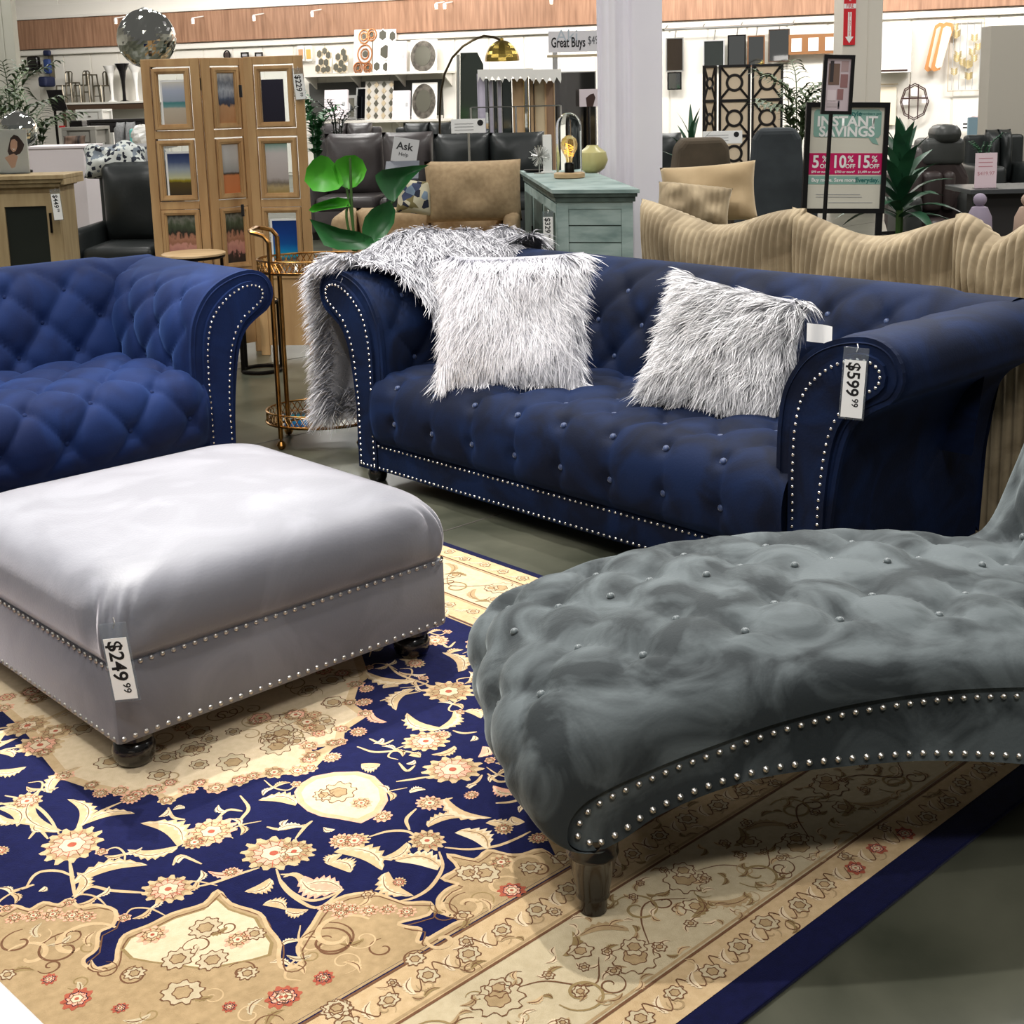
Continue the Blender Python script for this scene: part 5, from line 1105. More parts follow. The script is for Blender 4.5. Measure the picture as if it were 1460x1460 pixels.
for i,(a,b,c,d) in enumerate(((681,99,716,112),(716,98,760,112),(760,99,800,114))):
    r_ = rect(a,b,c,d,bY-.06); t = thing('corner_guard', ['white cardboard corner guards over the left mirrors of the bin','white cardboard corner guards over the middle mirrors of the bin','white cardboard corner guards over the right boards of the bin'][i], 'packaging', (r_[0],bY-.1,r_[2]), 0, 'cardboard guards'); W = r_[1]-r_[0]; H = r_[3]-r_[2]; n_ = 4
    P_ = [(0,H),(0,-H*.4)]+[p for q in range(n_) for p in ((W*(q+.35)/n_,H*.25),(W*(q+.9)/n_,-H*.35))]+[(W,0),(W,H)]
    MB().prism(P_,0,.025).build('guard', M_gwht, t); MB().box(0,W,.025,.5,H*.6,H).build('lid', M_gwht, t)
r_ = rect(672,165,800,205,bY-.14); t = thing('mirror_bin', 'low metal bin rack holding upright mirrors', 'rack', (r_[0],bY-.12,0)); W = r_[1]-r_[0]
for z in (.12,.5,AT(735,152,bY-.12).z): MB().tube([(0,0,z),(W,0,z)], .008, 5).build('rail', M_silver, t, True)
for xx in (0,W*.5,W): MB().tube([(xx,0,0),(xx,0,AT(735,152,bY-.12).z)], .012, 6).build('post', M_silver, t, True)
leaning('octagon_mirror', 'large mirror with clipped corners right of the bin', 790, 102, 850, 192, bY+.5, mat('dark_reflecting_mirror',(88,88,84),.05,.95), M_silver, 1.5)
r_ = rect(826,127,852,152,bY+.1); t = thing('art_print', 'white print of a dark figure standing by the clipped mirror', 'picture', ((r_[0]+r_[1])/2,bY+.1,0)); w2 = (r_[1]-r_[0])/2
MB().box(-w2,w2,-.01,.01,r_[2],r_[3]).build('board', mat('pink_white_board',(222,210,214),.5), t); MB().prism([(-.02,r_[2]),(-.03,r_[2]+.1),(.02,r_[3]-.06),(.06,r_[3]-.05),(.08,r_[2]+.1),(.05,r_[2])],-.013,-.0105).build('print', M_hair, t); MB().tube([(0,.02,0),(0,.02,r_[2])], .02, 6).box(-.15,.15,-.1,.15,0,.02).build('stand', M_gblk, t)
r_ = rect(650,75,690,175,17.4); t = thing('tall_mirror', 'tall grey mirrors leaning behind the arc lamp', 'mirror', ((r_[0]+r_[1])/2,17.4,0)); w2 = (r_[1]-r_[0])/2
MB().prism([(-w2,0),(-w2*.6,r_[3]),(w2*.6,r_[3]),(w2,r_[3]-.15),(w2,0)],0,.03).build('mirror_glass', mat('green_grey_mirror',(120,130,122),.08,.85), t); MB().tube([(-w2*1.15,-.05,0),(-w2*.75,-.05,r_[3]*.99)], .02, 6).build('frame_edge', M_silver, t, True)
# Great Buys sign over the bin
sY = 16.7; r_ = rect(782,44,856,74,sY); t = thing('hanging_sign', 'white clear sign reading Great Buys 49 over the mirror bin', 'sign', (r_[0],sY,0)); W = r_[1]-r_[0]
MB().box(0,W,0,.008,r_[2],r_[3]).build('sheet', mat('pale_sign_sheet',(226,224,228),.3), t)
text('print', 'Great Buys', .165, M_ink, t, Matrix.Translation((W*.38,-.004,r_[2]+.11))@RX, bold=.003, sx=.56); text('print', '$49', .14, mat('grey_ink',(90,92,98),.6), t, Matrix.Translation((W*.86,-.004,r_[2]+.13))@RX, sx=.6); text('print', 'Aki', .2, mat('pale_ink',(186,196,206),.6), t, Matrix.Translation((W*.36,-.002,r_[3]-.06))@RX)
MB().box(-.02,W+.1,-.01,.03,r_[2]-.06,r_[2]-.03).build('rail', M_champ, t); MB().tube([(W*.12,.02,0),(W*.12,.02,r_[2])], .03, 8).build('post', M_greycard, t); MB().box(W*.12-.2,W*.12+.2,-.15,.2,0,.02).build('foot', M_greycard, t)
# ------------------------------------------------------------------ right of the curtain
def hung(name, label, x0, y0, x1, y1, m, fm, off=.15, fw=1.5, grp='mirrors hung on the right wall'):
    q = wallY((x0+x1)/2,y1,off); k = q.y/F_PX; t = thing(name, label, 'mirror', q, WYAW, grp); w2 = (x1-x0)*k/2; h_ = (y1-y0)*k
    MB().frame(-w2,w2,0,h_,fw*k,-.03,.0).build('frame', fm, t); MB().box(-w2+fw*k,w2-fw*k,-.012,-.004,fw*k,h_-fw*k).build('mirror_glass', m, t); MB().tube([(0,.0,h_),(0,off*.8,h_+14*k)], .01, 5).build('hanger', M_silver, t)
M_dm = mat('dim_mirror',(120,108,96),.06,.9)
hung('wall_mirror', 'narrow dark mirror next to the curtain edge', 950, 56, 975, 102, M_dm, M_silver); hung('wall_mirror', 'lower tilted mirror under the narrow dark one', 952, 104, 972, 128, M_mir, M_gblk)
hung('wall_mirror', 'grey framed panel mirror above the circle screen left leaf', 1003, 59, 1033, 95, M_gr, M_greycard); hung('wall_mirror', 'black framed mirror above the circle screen', 1038, 52, 1063, 95, M_mir, M_gblk); hung('wall_mirror', 'gold framed mirror right of the black framed one', 1066, 53, 1090, 95, M_mir, M_copper); hung('wall_mirror', 'dark arched frame mirror above the palm', 1096, 44, 1125, 88, M_mir, mat('walnut_frame',(72,54,40),.5))
q = wallY(1160,77,.2); k = q.y/F_PX; t = thing('wood_rack', 'wooden wall rack with three small white prints', 'rack', q, WYAW); MB().box(-34*k,36*k,-.04,0,0,27*k).build('board', mat('honey_wood',(140,96,56),.5), t)
for i in range(3): MB().box((-30+i*23)*k,(-16+i*23)*k,-.05,-.041,4*k,22*k).build('print', M_paper, t)
t = thing('hanging_rail', 'thin metal rail along the wall top for hanging mirrors', 'rail', wallY(948,42,.3), WYAW); Lr = (wallY(1130,40,.3)-wallY(948,42,.3)).length; MB().tube([(0,0,0),(Lr,0,0)], .02, 6).build('tube', M_silver, t, True)
for f_ in (0,.3,.6,1): MB().tube([(Lr*f_,0,0),(Lr*f_,.25,.1)], .012, 5).build('bracket', M_silver, t)
# black screen with circles
fY = 17.5; zs = AT(1060,92,fY).z; t = thing('circle_screen', 'black folding screen with circle and cross openings over cream fabric', 'screen', (0,0,0)); M_cloth = mat('cream_screen_cloth',(236,216,188),.8); M_fr = mat('black_screen_wood',(20,16,18),.4)
for x0,x1,yaw in ((1003,1024,.75),(1025,1070,0),(1072,1116,-.1)):
    A = AT(x0,92,fY); W = (AT(x1,92,fY).x-A.x)/math.cos(yaw); Mx = Matrix.Translation((A.x,fY,0))@Matrix.Rotation(yaw,4,'Z')
    fr = MB(); fr.M = Mx; fr.frame(0,W,0,zs,.03,-.015,.015); n_ = 4; ch_ = zs/n_
    lf = None
    for r in range(n_):
        z0,z1 = zs-(r+1)*ch_, zs-r*ch_; cz_ = (z0+z1)/2; R_ = W*.24; fr.box(.02,W-.02,-.014,.014,z0-.018,z0+.018)
        fr.tube([(W/2+R_*math.cos(a),0,cz_+R_*math.sin(a)) for a in np.linspace(0,2*PI,25)[:-1]], .018, 6, True)
        for sx in (-1,1):
            for sz_ in (-1,1): fr.tube([(W/2+sx*R_*.72,0,cz_+sz_*R_*.72),(W/2+sx*(W/2-.02),0,cz_+sz_*(ch_/2-.02))], .016, 5)
    lf = fr.build('leaf', M_fr, t, False)
    c = MB(); c.M = Mx; c.box(.03,W-.03,.004,.008,.03,zs-.03).build('cloth', M_cloth, lf)
palm('areca_palm', 'feathery green palm right of the circle screen', 1137, 15.5, 86, 12, .55, M_leaf3, .05)
def dracaena(label, x, Y, ytop, n, spread, m, w_=.07, seed=1):
    b = at_floor(x,Y); t = thing('dracaena', label, 'plant', b); zt_ = AT(x,ytop,Y).z; pot(t, .18, .34); zc_ = zt_*.34; r_ = np.random.default_rng(seed)
    MB().tube([(0,0,.3),(0,0,zc_+.1)], .03, 8).build('trunk', M_stem, t, True)
    for k in range(n):
        a = 2*PI*k*.382+r_.uniform(-.2,.2); f = k/n; L = spread*(1.05-.35*f); el = .05+1.25*f
        mb = MB(); p = Vector((0,0,zc_+(zt_-zc_)*.35*f)); leaf_blade(mb, p, p+Vector((math.cos(a)*math.cos(el)*L, math.sin(a)*math.cos(el)*L, math.sin(el)*(zt_-zc_)*.66)), w_, .25*(1-f), .2, 7); mb.build('leaf', m, t, True, 180)
dracaena('dark green dracaena in front of the circle screen', 985, 13.2, 140, 20, .42, M_leaf4, .055, 2)
dracaena('large dark dracaena right of the savings poster', 1286, 10.6, 158, 34, .52, M_leaf4, .12, 3)
# recliners
def recliner(name, label, x0, x1, ytop, Y, m, yaw):
    a = rect(x0,ytop,x1,ytop+60,Y); W = (a[1]-a[0]); H = a[3]; t = thing(name, label, 'recliner', ((a[0]+a[1])/2,Y,0), yaw); w2 = W/2
    bk = MB().prism([(-w2*.86,.25),(-w2*.95,H*.6),(-w2*.8,H*.93),(-w2*.6,H),(w2*.6,H),(w2*.8,H*.93),(w2*.95,H*.6),(w2*.86,.25)],-.06,.12).build('backrest', m, t)
    md = bk.modifiers.new('soft','BEVEL'); md.width = .05; md.segments = 3
    MB().box(-w2*.8,w2*.8,.0,.55,.28,.48,.06).build('seat', m, t, True)
    for s in (-1,1): MB().box(s*w2-.09,s*w2+.09,-.0,.6,.1,.62,.06).build('arm', m, t, True)
    MB().lathe([(.3,0),(.3,.03),(.05,.06),(.05,.28)], 20, 0, .3).build('swivel_base', M_gblk, t, True); return t
recliner('recliner', 'brown suede recliner seen from behind right of the curtain', 952, 1050, 196, 11.5, M_brown, math.radians(14))
recliner('recliner', 'dark slate fabric recliner seen from behind left of the savings poster', 1064, 1150, 182, 10.6, M_slatefab, math.radians(-12))
# massage chair
mY = 11.6; a = rect(1282,178,1388,330,mY); M_mas = mat('brown_black_leather',(52,42,42),.42,c2=(64,54,52),scale=4); M_mas2 = mat('grey_black_leather',(58,60,58),.4,c2=(72,74,72),scale=4)
t = thing('massage_chair', 'bulky brown and grey leather massage chair right of the dracaena', 'massage chair', ((a[0]+a[1])/2,mY,0)); w2 = (a[1]-a[0])/2; H = a[3]
MB().prism([(-w2*.7,.0),(-w2,.3),(-w2,H*.62),(-w2*.55,H*.84),(w2*.45,H*.84),(w2*.95,H*.62),(w2,.3),(w2*.8,.0)],.0,.5).build('shell', M_mas, t); sh_ = t.children[0]; md = sh_.modifiers.new('soft','BEVEL'); md.width = .08; md.segments = 3
MB().box(-w2*.1,w2*.62,-.08,.25,H*.86,H*1.0,.09).build('head_pillow', M_mas2, t, True); MB().box(-w2*.4,w2*.75,-.03,.3,H*.70,H*.90,.05).build('upper_back', M_mas2, t, True)
mb = MB(); 
pd = bpy.data.objects.new('pad', None); COL.objects.link(pd); pd.parent = t
for i,(x0,x1) in enumerate(((-.72,-.42),(-.42,.12),(.12,.46))): MB().box(w2*x0,w2*x1,-.1,.1,H*.36,H*.66,.05).build('pad_segment', M_mas, pd, True)
for s in (-1,1): MB().box(s*w2*.8-.07,s*w2*.8+.07,-.3,.35,.1,H*.5,.06).build('arm', M_mas2, t, True)
MB().box(-w2*.5,w2*.4,-.35,.0,.1,H*.32,.07).build('leg_rest', M_mas, t, True)
# savings poster
poY = 9.0; M_fr2 = mat('black_sign_frame',(16,16,18),.35); r_ = rect(1140,146,1258,304,poY)
po = thing('poster_stand', 'black framed floor poster reading Instant Savings', 'sign', ((r_[0]+r_[1])/2,poY,0)); w2 = (r_[1]-r_[0])/2; z0,z1 = r_[2],r_[3]; Hh = z1-z0
Lp = math.radians(-4); po.rotation_euler = (Lp*0,math.radians(1.6),0)
MB().frame(-w2,w2,z0,z1,.032,-.02,.02).build('frame', M_fr2, po); sh_ = MB().box(-w2+.03,w2-.03,-.004,.006,z0+.03,z1-.03).build('sheet', mat('poster_paper',(214,210,196),.5), po)
for s in (-1,1): MB().box(s*w2*.9-.02,s*w2*.9+.02,-.015,.015,0,z0).build('post', M_fr2, po)
MB().box(-w2,w2,-.2,.2,0,.025).build('foot', M_fr2, po)
M_sage = mat('print_sage',(136,176,164),.5); M_mag = mat('print_magenta',(196,16,92),.5); M_deep = mat('print_teal',(30,104,100),.5)
iw = w2-.03; zf = lambda f: z0+.03+(Hh-.06)*f
bub = [(-iw*.86,zf(.71)),(-iw*.90,zf(.73)),(-iw*.90,zf(.95)),(-iw*.84,zf(.975)),(iw*.84,zf(.975)),(iw*.92,zf(.95)),(iw*.92,zf(.73)),(iw*.86,zf(.70)),(iw*.78,zf(.70)),(iw*.88,zf(.63)),(iw*.70,zf(.65)),(iw*.6,zf(.70))]
MB().prism(bub,-.006,-.0045).build('speech_bubble', M_sage, sh_); MB().box(-iw,iw,-.0058,-.0045,zf(.34),zf(.55)).build('magenta_band', M_mag, sh_); MB().box(-iw,iw,-.0058,-.0045,zf(.245),zf(.325)).build('sage_band', M_sage, sh_)
def pt(s,x,f,size,m,sx=1.0,b=.0): text('print', s, size, m, sh_, Matrix.Translation((x*iw,-.0072,zf(f)))@RX, bold=b, sx=sx)
pt('INSTANT',.0,.855,.092,M_paper,1.06,.003); pt('SAVINGS',.0,.757,.092,M_paper,1.02,.003); pt('Style',.2,.935,.045,M_deep,1,.001); pt('members get',.62,.935,.026,M_deep)
for s,x in (('5',-.80),('10',-.17),('15',.48)): pt(s,x,.46,.115,M_paper,.85,.003)
for x in (-.55,.14,.79): pt('%',x,.49,.06,M_paper,1,.001); pt('OFF',x,.42,.038,M_paper,1,.001)
for s,x in (('$99 or more*',-.66),('$750 or more*',0.0),('$1,499 or more*',.66)): pt(s,x,.365,.022,M_paper,1,.0005)
pt('Buy more. Save more.',-.28,.285,.034,M_paper,1,.001); pt('Everyday.',.62,.285,.042,M_deep,1,.001)
for f_,a_,b_ in ((.14,-.75,.45),(.115,-.75,.5),(.06,-.4,.8)): MB().box(iw*a_,iw*b_,-.0056,-.0045,zf(f_),zf(f_)+.004).build('fine_print', M_greycard, sh_)
# small sign on a pole in front
qY = 8.3; r_ = rect(1158,78,1202,163,qY); ss = thing('pole_sign', 'small black framed product sign on a thin pole', 'sign', (AT(1169,300,qY).x,qY,0)); ss.rotation_euler = (0,math.radians(2.4),0); x0_ = -.065; w_ = r_[1]-r_[0]
MB().frame(x0_,x0_+w_,r_[2],r_[3],.022,-.015,.012).build('frame', M_fr2, ss); pr_ = MB().box(x0_+.02,x0_+w_-.02,-.004,.004,r_[2]+.02,r_[3]-.02).build('print', mat('pink_grey_print',(206,190,196),.5), ss)
MB().tube([(0,0,0.02),(0,0,r_[2])], .013, 8).build('pole', M_fr2, ss, True); MB().lathe([(.15,0),(.15,.02),(.02,.03)], 20).build('foot', M_fr2, ss, True)
for a_,b_,c_,d_,cl in ((.1,.55,.5,.9,(120,96,84)),(.15,.3,.55,.95,(60,54,56)),(.6,.9,.45,.7,(150,110,110)),(.6,.9,.75,.95,(176,150,150)),(.08,.45,.2,.4,(224,210,214)),(.5,.75,.22,.42,(150,110,84)),(.1,.6,.08,.16,(190,176,180)),(.55,.62,.05,.2,(90,80,90))):
    MB().box(x0_+.02+(w_-.04)*a_,x0_+.02+(w_-.04)*b_,-.0055-(.0006 if cl[0]<70 else 0),-.0045,r_[2]+.02+(r_[3]-r_[2]-.04)*c_,r_[2]+.02+(r_[3]-r_[2]-.04)*d_).build('print_block', mat('print_%d_%d'%cl[:2],cl,.5), pr_)
# column with extinguisher sign
kY = 16.5; c_ = at_floor(1219,kY); w2 = PX(27,kY); colB = struct(MB().box(-w2,w2,-w2,w2,0,6,.01).box(w2*.25,w2*.29,-w2-.008,-w2,0,6).build('trim_5', mat('cream_column_paint',(214,208,196),.5), None, loc=c_)); colB['label'] = 'cream square column behind the savings poster'
r_ = rect(1203,-20,1220,64,kY-w2-.02); t = thing('extinguisher_sign', 'red vertical fire extinguisher sign with white down arrow on column', 'sign', ((r_[0]+r_[1])/2,kY-w2-.02,r_[2])); w3 = (r_[1]-r_[0])/2; H = r_[3]-r_[2]
MB().box(-w3,w3,-.004,.01,0,H).build('plate', mat('sign_red',(206,34,44),.4), t); MB().box(-w3,w3,-.006,-.0045,H*.62,H*.70).build('white_bar', M_paper, t); text('print','FIRE',.06,mat('sign_red',(206,34,44),.4),t,Matrix.Translation((0,-.0075,H*.66))@RX,sx=.8,bold=.001)
MB().prism([(0,H*.03),(w3*.7,H*.14),(w3*.3,H*.14),(w3*.3,H*.56),(-w3*.3,H*.56),(-w3*.3,H*.14),(-w3*.7,H*.14)],-.006,-.0045).build('arrow', M_paper, t)
for i,ch_ in enumerate('EXTINGUISHER'): text('print', ch_, .034, mat('sign_red',(206,34,44),.4), t, Matrix.Translation((0,-.0075,H*.54-i*H*.034))@RX)
for i,ch_ in enumerate('FIRE'): text('print', ch_, .05, M_paper, t, Matrix.Translation((0,-.0075,H*.95-i*H*.06))@RX)
# wall art on the right
def art(name, label, x, y, off=.1): q = wallY(x,y,off); return thing(name, label, 'wall art', q, WYAW, 'art on the right wall'), q.y/F_PX
t, k = art('stacked_canvas', 'stack of white canvases on the right wall', 1268, 104, .12); MB().box(-24*k,30*k,-.30,0,0,66*k,.004).build('canvas', M_gwht, t); MB().box(-20*k,26*k,-.31,-.30,2*k,4*k).build('dark_edge', M_hair, t)
t, k = art('wood_cutout', 'pair of tan wooden boards leaning on the right wall', 1333, 102, .12); M_tanw = mat('orange_tan_wood',(190,132,76),.5)
for i,dx in enumerate((0,9)):
    P_ = [(-14+dx,4),(-10+dx,0),(-2+dx,2),(14+dx,56),(12+dx,64),(4+dx,66),(-2+dx,62)]; o = MB().prism([(a*k,b*k) for a,b in P_],-.06-.1*i,-.02-.1*i).build('board', M_tanw, t); MB().prism([((a-dx)*k*.72+dx*k+.02,b*k*.86+4*k) for a,b in P_],-.07-.1*i,-.061-.1*i).build('face_panel', mat('pale_face',(236,216,190),.5), o)
t, k = art('leaf_wall_art', 'openwork metal leaf panel on the right wall', 1376, 130, .12); MB().frame(-24*k,22*k,0,98*k,1.0*k,-.03,0).build('frame', M_champ, t); r_ = np.random.default_rng(6)
for i in range(5): MB().tube([((-18+i*9)*k,-.015,2*k),((-18+i*9)*k,-.015,96*k)], .006, 4).build('stem', M_greycard, t)
for i in range(16):
    mb = MB(); x_,z_ = r_.uniform(-17,15)*k, r_.uniform(6,84)*k
    for q in range(4):
        for s in (-1,1): leaf_blade(mb, (x_,-.02,z_+q*2.2*k), (x_+s*5*k,-.03,z_+q*2.2*k+4*k), 2*k, 0, .1, 3, (0,1,0))
    mb.build('leaf_cluster', mat('pale_gold',(200,180,130),.4,.5), t)
t, k = art('oval_rack', 'dark round wire wall rack with photo clips', 1303, 172, .15)
for q in (1,.9): MB().tube([(19*k*q*math.cos(a),-.02,26*k+25*k*q*math.sin(a)) for a in np.linspace(0,2*PI,9)[:-1]], .9*k, 5, True).build('ring', M_hair, t)
for a_,b_ in ((-8,-3),(4,8)): MB().box(a_*k,(a_+1.6)*k,-.03,-.01,2*k,50*k).build('bar', M_hair, t)
MB().box(-18*k,18*k,-.03,-.01,30*k,32*k).build('bar', M_hair, t)
for a_,b_ in ((-17,22),(-5,34),(10,24)): MB().box(a_*k,(a_+9)*k,-.026,-.02,b_*k,(b_+11)*k).build('photo', M_wht, t)
t, k = art('arch_panel', 'gold edged arch panel half hidden behind the poster', 1262, 178, .1); MB().tube([(-14*k,0,0),(-14*k,0,50*k),(-10*k,0,56*k),(16*k,0,56*k)], .8*k, 5).build('edge', M_champ, t); MB().box(-12*k,14*k,.0,.01,0,52*k).build('panel', mat('cream_panel',(236,222,196),.5), t)
for i,(x,y) in enumerate(((1375,187),(1390,187))):
    t, k = art('price_poster', ['black and white price poster on the right wall','pink price poster on the right wall'][i], x+4, y, .3); MB().box(-9*k,9*k,-.005,.0,0,21*k).build('sheet', M_paper if i == 0 else mat('pale_pink',(230,200,200),.5), t)
    for z in (4,9): MB().box(-6*k,6*k,-.007,-.005,z*k,(z+2)*k).build('print_line', M_ink if i == 0 else mat('red_ink',(196,90,80),.5), t)
r_ = rect(1380,167,1418,215,18); t = thing('blue_partition', 'pale blue partition panel low on the right', 'partition', ((r_[0]+r_[1])/2,18,0)); MB().box(-(r_[1]-r_[0])/2,(r_[1]-r_[0])/2,0,.04,0.02,r_[3]).build('panel', mat('pale_blue',(150,180,196),.5), t); MB().box(-.4,.4,-.1,.14,0,.02).build('foot', M_greycard, t)
# grey partition, black sofas, table, stools on the far right
r_ = rect(1410,36,1475,200,14.6); t = thing('grey_partition', 'tall blank grey partition at the right edge', 'partition', (r_[0],14.6,0)); MB().box(0,1.2,0,.3,0,r_[3],.004).build('panel', mat('warm_grey_laminate',(186,180,168),.5), t); MB().box(-.03,1.2,-.04,.34,0,.05).build('plinth', M_greycard, t)
couch('black_sofa', 'black sofa in front of the grey partition at right edge', 1398, 1520, 188, 13.6, M_leather2, 2, .9, .3, arm_h=.66)
tY = 9.9; p = GZ(1440,262,AT(1440,268,tY).z); zt_ = AT(1420,270,tY).z; a = AT(1385,270,tY); t = thing('dark_table', 'dark table with a price stand, right of the massage chair', 'table', (a.x,tY,0)); MB().box(0,1.0,0,.6,zt_-.035,zt_,.004).build('top', mat('dark_grey_top',(74,76,78),.3), t); MB().box(.14,.95,.1,.5,.03,zt_-.035).build('body', mat('charcoal_wood',(44,42,42),.6), t)
for xx in (.04,.93): MB().box(xx,xx+.05,.04,.09,0,zt_-.035).build('leg', M_gblk, t)
ps = rect(1390,218,1421,270,tY+.12); t = thing('price_stand', 'pale pink acrylic price stand on the dark table', 'sign', ((ps[0]+ps[1])/2,tY+.12,zt_)); w2 = (ps[1]-ps[0])/2; MB().box(-w2,w2,-.003,.003,0,ps[3]-zt_).build('sheet', mat('pink_sheet',(236,214,222),.4), t); text('print','$419.97',.040,mat('rose_ink',(200,140,150),.6),t,Matrix.Translation((0,-.004,.11))@RX); MB().box(-w2,w2,-.05,.05,0,.005).build('foot', M_glass, t)
for z in (.16,.19,.22): MB().box(-w2*.7,w2*.6,-.004,-.003,z,z+.006).build('print_line', mat('rose_ink',(200,140,150),.6), t)
for x,Y,c,lab in ((1401,9.1,(150,138,156),'lavender rounded stool lamp under the dark table'),(1470,9.1,(176,150,132),'beige rounded stool under the dark table at right edge')):
    p = at_floor(x,Y); t = thing('dome_stool', lab, 'stool', p); zt2 = AT(x,292,Y).z; r = PX(18,Y); m = mat('stool_%d'%x,c,.6)
    MB().lathe([(r*.9,.04),(r*1.02,zt2-.18),(r*.95,zt2-.08),(r*.6,zt2-.015),(.001,zt2)], 24).build('dome', m, t, True); MB().lathe([(r*.9,0),(r*.9,.04)], 24).build('plinth', M_gblk, t); MB().ball((0,0,zt2+.035), .045, 14, 8).build('knob', m, t, True)
palm('small_spiky_plant', 'small spiky plant in front of the blue partition', 1404, 13.2, 186, 7, .16, M_leaf4, .03, potr=.1)
# ------------------------------------------------------------------ oriental rug: pile slab with woven motifs laid in as thin coloured pieces
def rugmat(name, c, c2): return mat(name, c, .95, 0, .15, c2, 60, (1,1,1), .25, 500, spec=.1, lo=.3, hi=.7)
RC = {'navy': rugmat('wool_navy',(17,20,58),(21,25,68)), 'tan': rugmat('wool_tan',(160,136,100),(178,152,114)), 'gold': rugmat('wool_gold',(190,162,122),(204,177,138)),
      'cream': rugmat('wool_cream',(208,188,154),(220,200,168)), 'pink': rugmat('wool_pink',(218,160,132),(226,174,148)), 'brown': rugmat('wool_brown',(104,72,50),(118,84,60)),
      'sage': rugmat('wool_sage',(186,170,138),(198,183,152)), 'rust': rugmat('wool_rust',(164,82,62),(176,94,72)), 'edge': rugmat('wool_dark_navy',(14,17,48),(18,21,58)), 'olive': rugmat('wool_olive',(140,118,78),(152,130,90))}
RK = list(RC); RZ = .011
U0, U1, V0, V1 = -1.15, 2.782, 1.166, 4.55
rug = thing('oriental_rug', 'navy and cream floral oriental rug with gold borders under ottoman and chaise', 'rug', (0,0,0), A43)
MB().box(U0,U1,V0,V1,0,RZ-.001,.003).build('binding', RC['edge'], rug)
c43, s43 = math.cos(A43), math.sin(A43)
def L2(px):                     # photo pixel -> rug plane
    g = GZ(px[0],px[1],RZ); return (g.x*c43+g.y*s43, -g.x*s43+g.y*c43)
ZA = lambda pts: [(x/2.92, 960+y/2.92) for x,y in pts]
ZB = lambda pts: [(400+x/2.608, 900+y/2.608) for x,y in pts]
LY = {}; cnt = [0]
def shape(pts, col, lay):       # pts in rug plane
    cnt[0] += 1; z = RZ+lay*.00012+(cnt[0]%40)*.0000025
    LY.setdefault(lay,[]).append(([(u,v,z) for u,v in pts], RK.index(col)))
def clip_ok(u,v): return U0+.03 < u < U1-.03 and V0+.07 < v < V1-.03
def stroke(pts, col, w_, lay, taper=True, n=5):
    p = catmull(pts, n); d = np.gradient(p, axis=0); d /= np.linalg.norm(d,axis=1)[:,None]+1e-9; nn = np.stack([-d[:,1],d[:,0]],1); k = len(p)
    ww = w_*.5*(np.sin(np.linspace(.25 if taper else PI/2, PI-.25 if taper else PI/2, k))**.6)[:,None]
    a = p+nn*ww; b = p-nn*ww
    for i in range(k-1): shape([tuple(a[i]),tuple(a[i+1]),tuple(b[i+1]),tuple(b[i])], col, lay)
def ring(c, r, n, jag, rot=0.0, sq=1.0, seed=0):
    r_ = random.Random(seed); out = []
    for i in range(n*4):
        a = 2*PI*i/(n*4); k = 1+jag*(.55-abs(math.sin(n*a/2+.4))**.8)+r_.uniform(-.035,.035); x, y = r*k*math.cos(a), r*k*sq*math.sin(a)
        out.append((c[0]+x*math.cos(rot)-y*math.sin(rot), c[1]+x*math.sin(rot)+y*math.cos(rot)))
    return out
def outline(pts, col, w_, lay):
    n = len(pts)
    cx_ = sum(p[0] for p in pts)/n; cy_ = sum(p[1] for p in pts)/n
    r = sum(math.hypot(p[0]-cx_,p[1]-cy_) for p in pts)/n; f = 1-w_/max(r,.003)
    q = [(cx_+(x-cx_)*f, cy_+(y-cy_)*f) for x,y in pts]
    for i in range(n): shape([pts[i],pts[(i+1)%n],q[(i+1)%n],q[i]], col, lay)
USED = []
def flower(c, r, kind='gold', lay=3, n=9, seed=None):
    seed = cnt[0] if seed is None else seed; rot = random.Random(seed).uniform(0,6)
    a, b, cc_ = {'gold':('gold','cream','pink'),'pink':('pink','cream','gold'),'cream':('cream','gold','pink'),'line':('sage','sage','tan'),'rust':('rust','cream','pink')}[kind]
    USED.append(c)
    P_ = ring(c, r*1.06, n, .42, rot, .86, seed); shape(P_, a, lay)
    if kind in ('gold','pink','cream'): shape(ring(c, r*.86, n, .3, rot+.2, .9, seed+5), 'tan' if kind == 'gold' else 'gold', lay+1)
    if kind == 'line': outline(P_, 'brown', .0028, lay+1); P2_ = ring(c, r*.5, 6, .3, rot+.4, 1, seed+1); shape(P2_, cc_, lay+1); outline(P2_, 'brown', .0022, lay+2); return
    P2_ = ring(c, r*.68, n-1, .3, rot+.3, 1, seed+1); outline(P2_, 'brown' if kind != 'rust' else 'edge', .0018, lay+2); shape(P2_, cc_, lay+1)
    for i in range(n):
        a_ = rot+2*PI*i/n+.2; e_ = (math.cos(a_),math.sin(a_)); stroke([(c[0]+e_[0]*r*.4,c[1]+e_[1]*r*.4),(c[0]+e_[0]*r*.6,c[1]+e_[1]*r*.6),(c[0]+e_[0]*r*.82,c[1]+e_[1]*r*.82)], 'brown' if i%2 else 'rust', .0022, lay+3, True, 1)
    P3_ = ring(c, r*.42, 6, .3, rot, 1, seed+2); shape(P3_, b, lay+2); outline(P3_, 'brown', .0016, lay+3)
    shape(ring(c, r*.14, 4, .1), 'rust', lay+3)
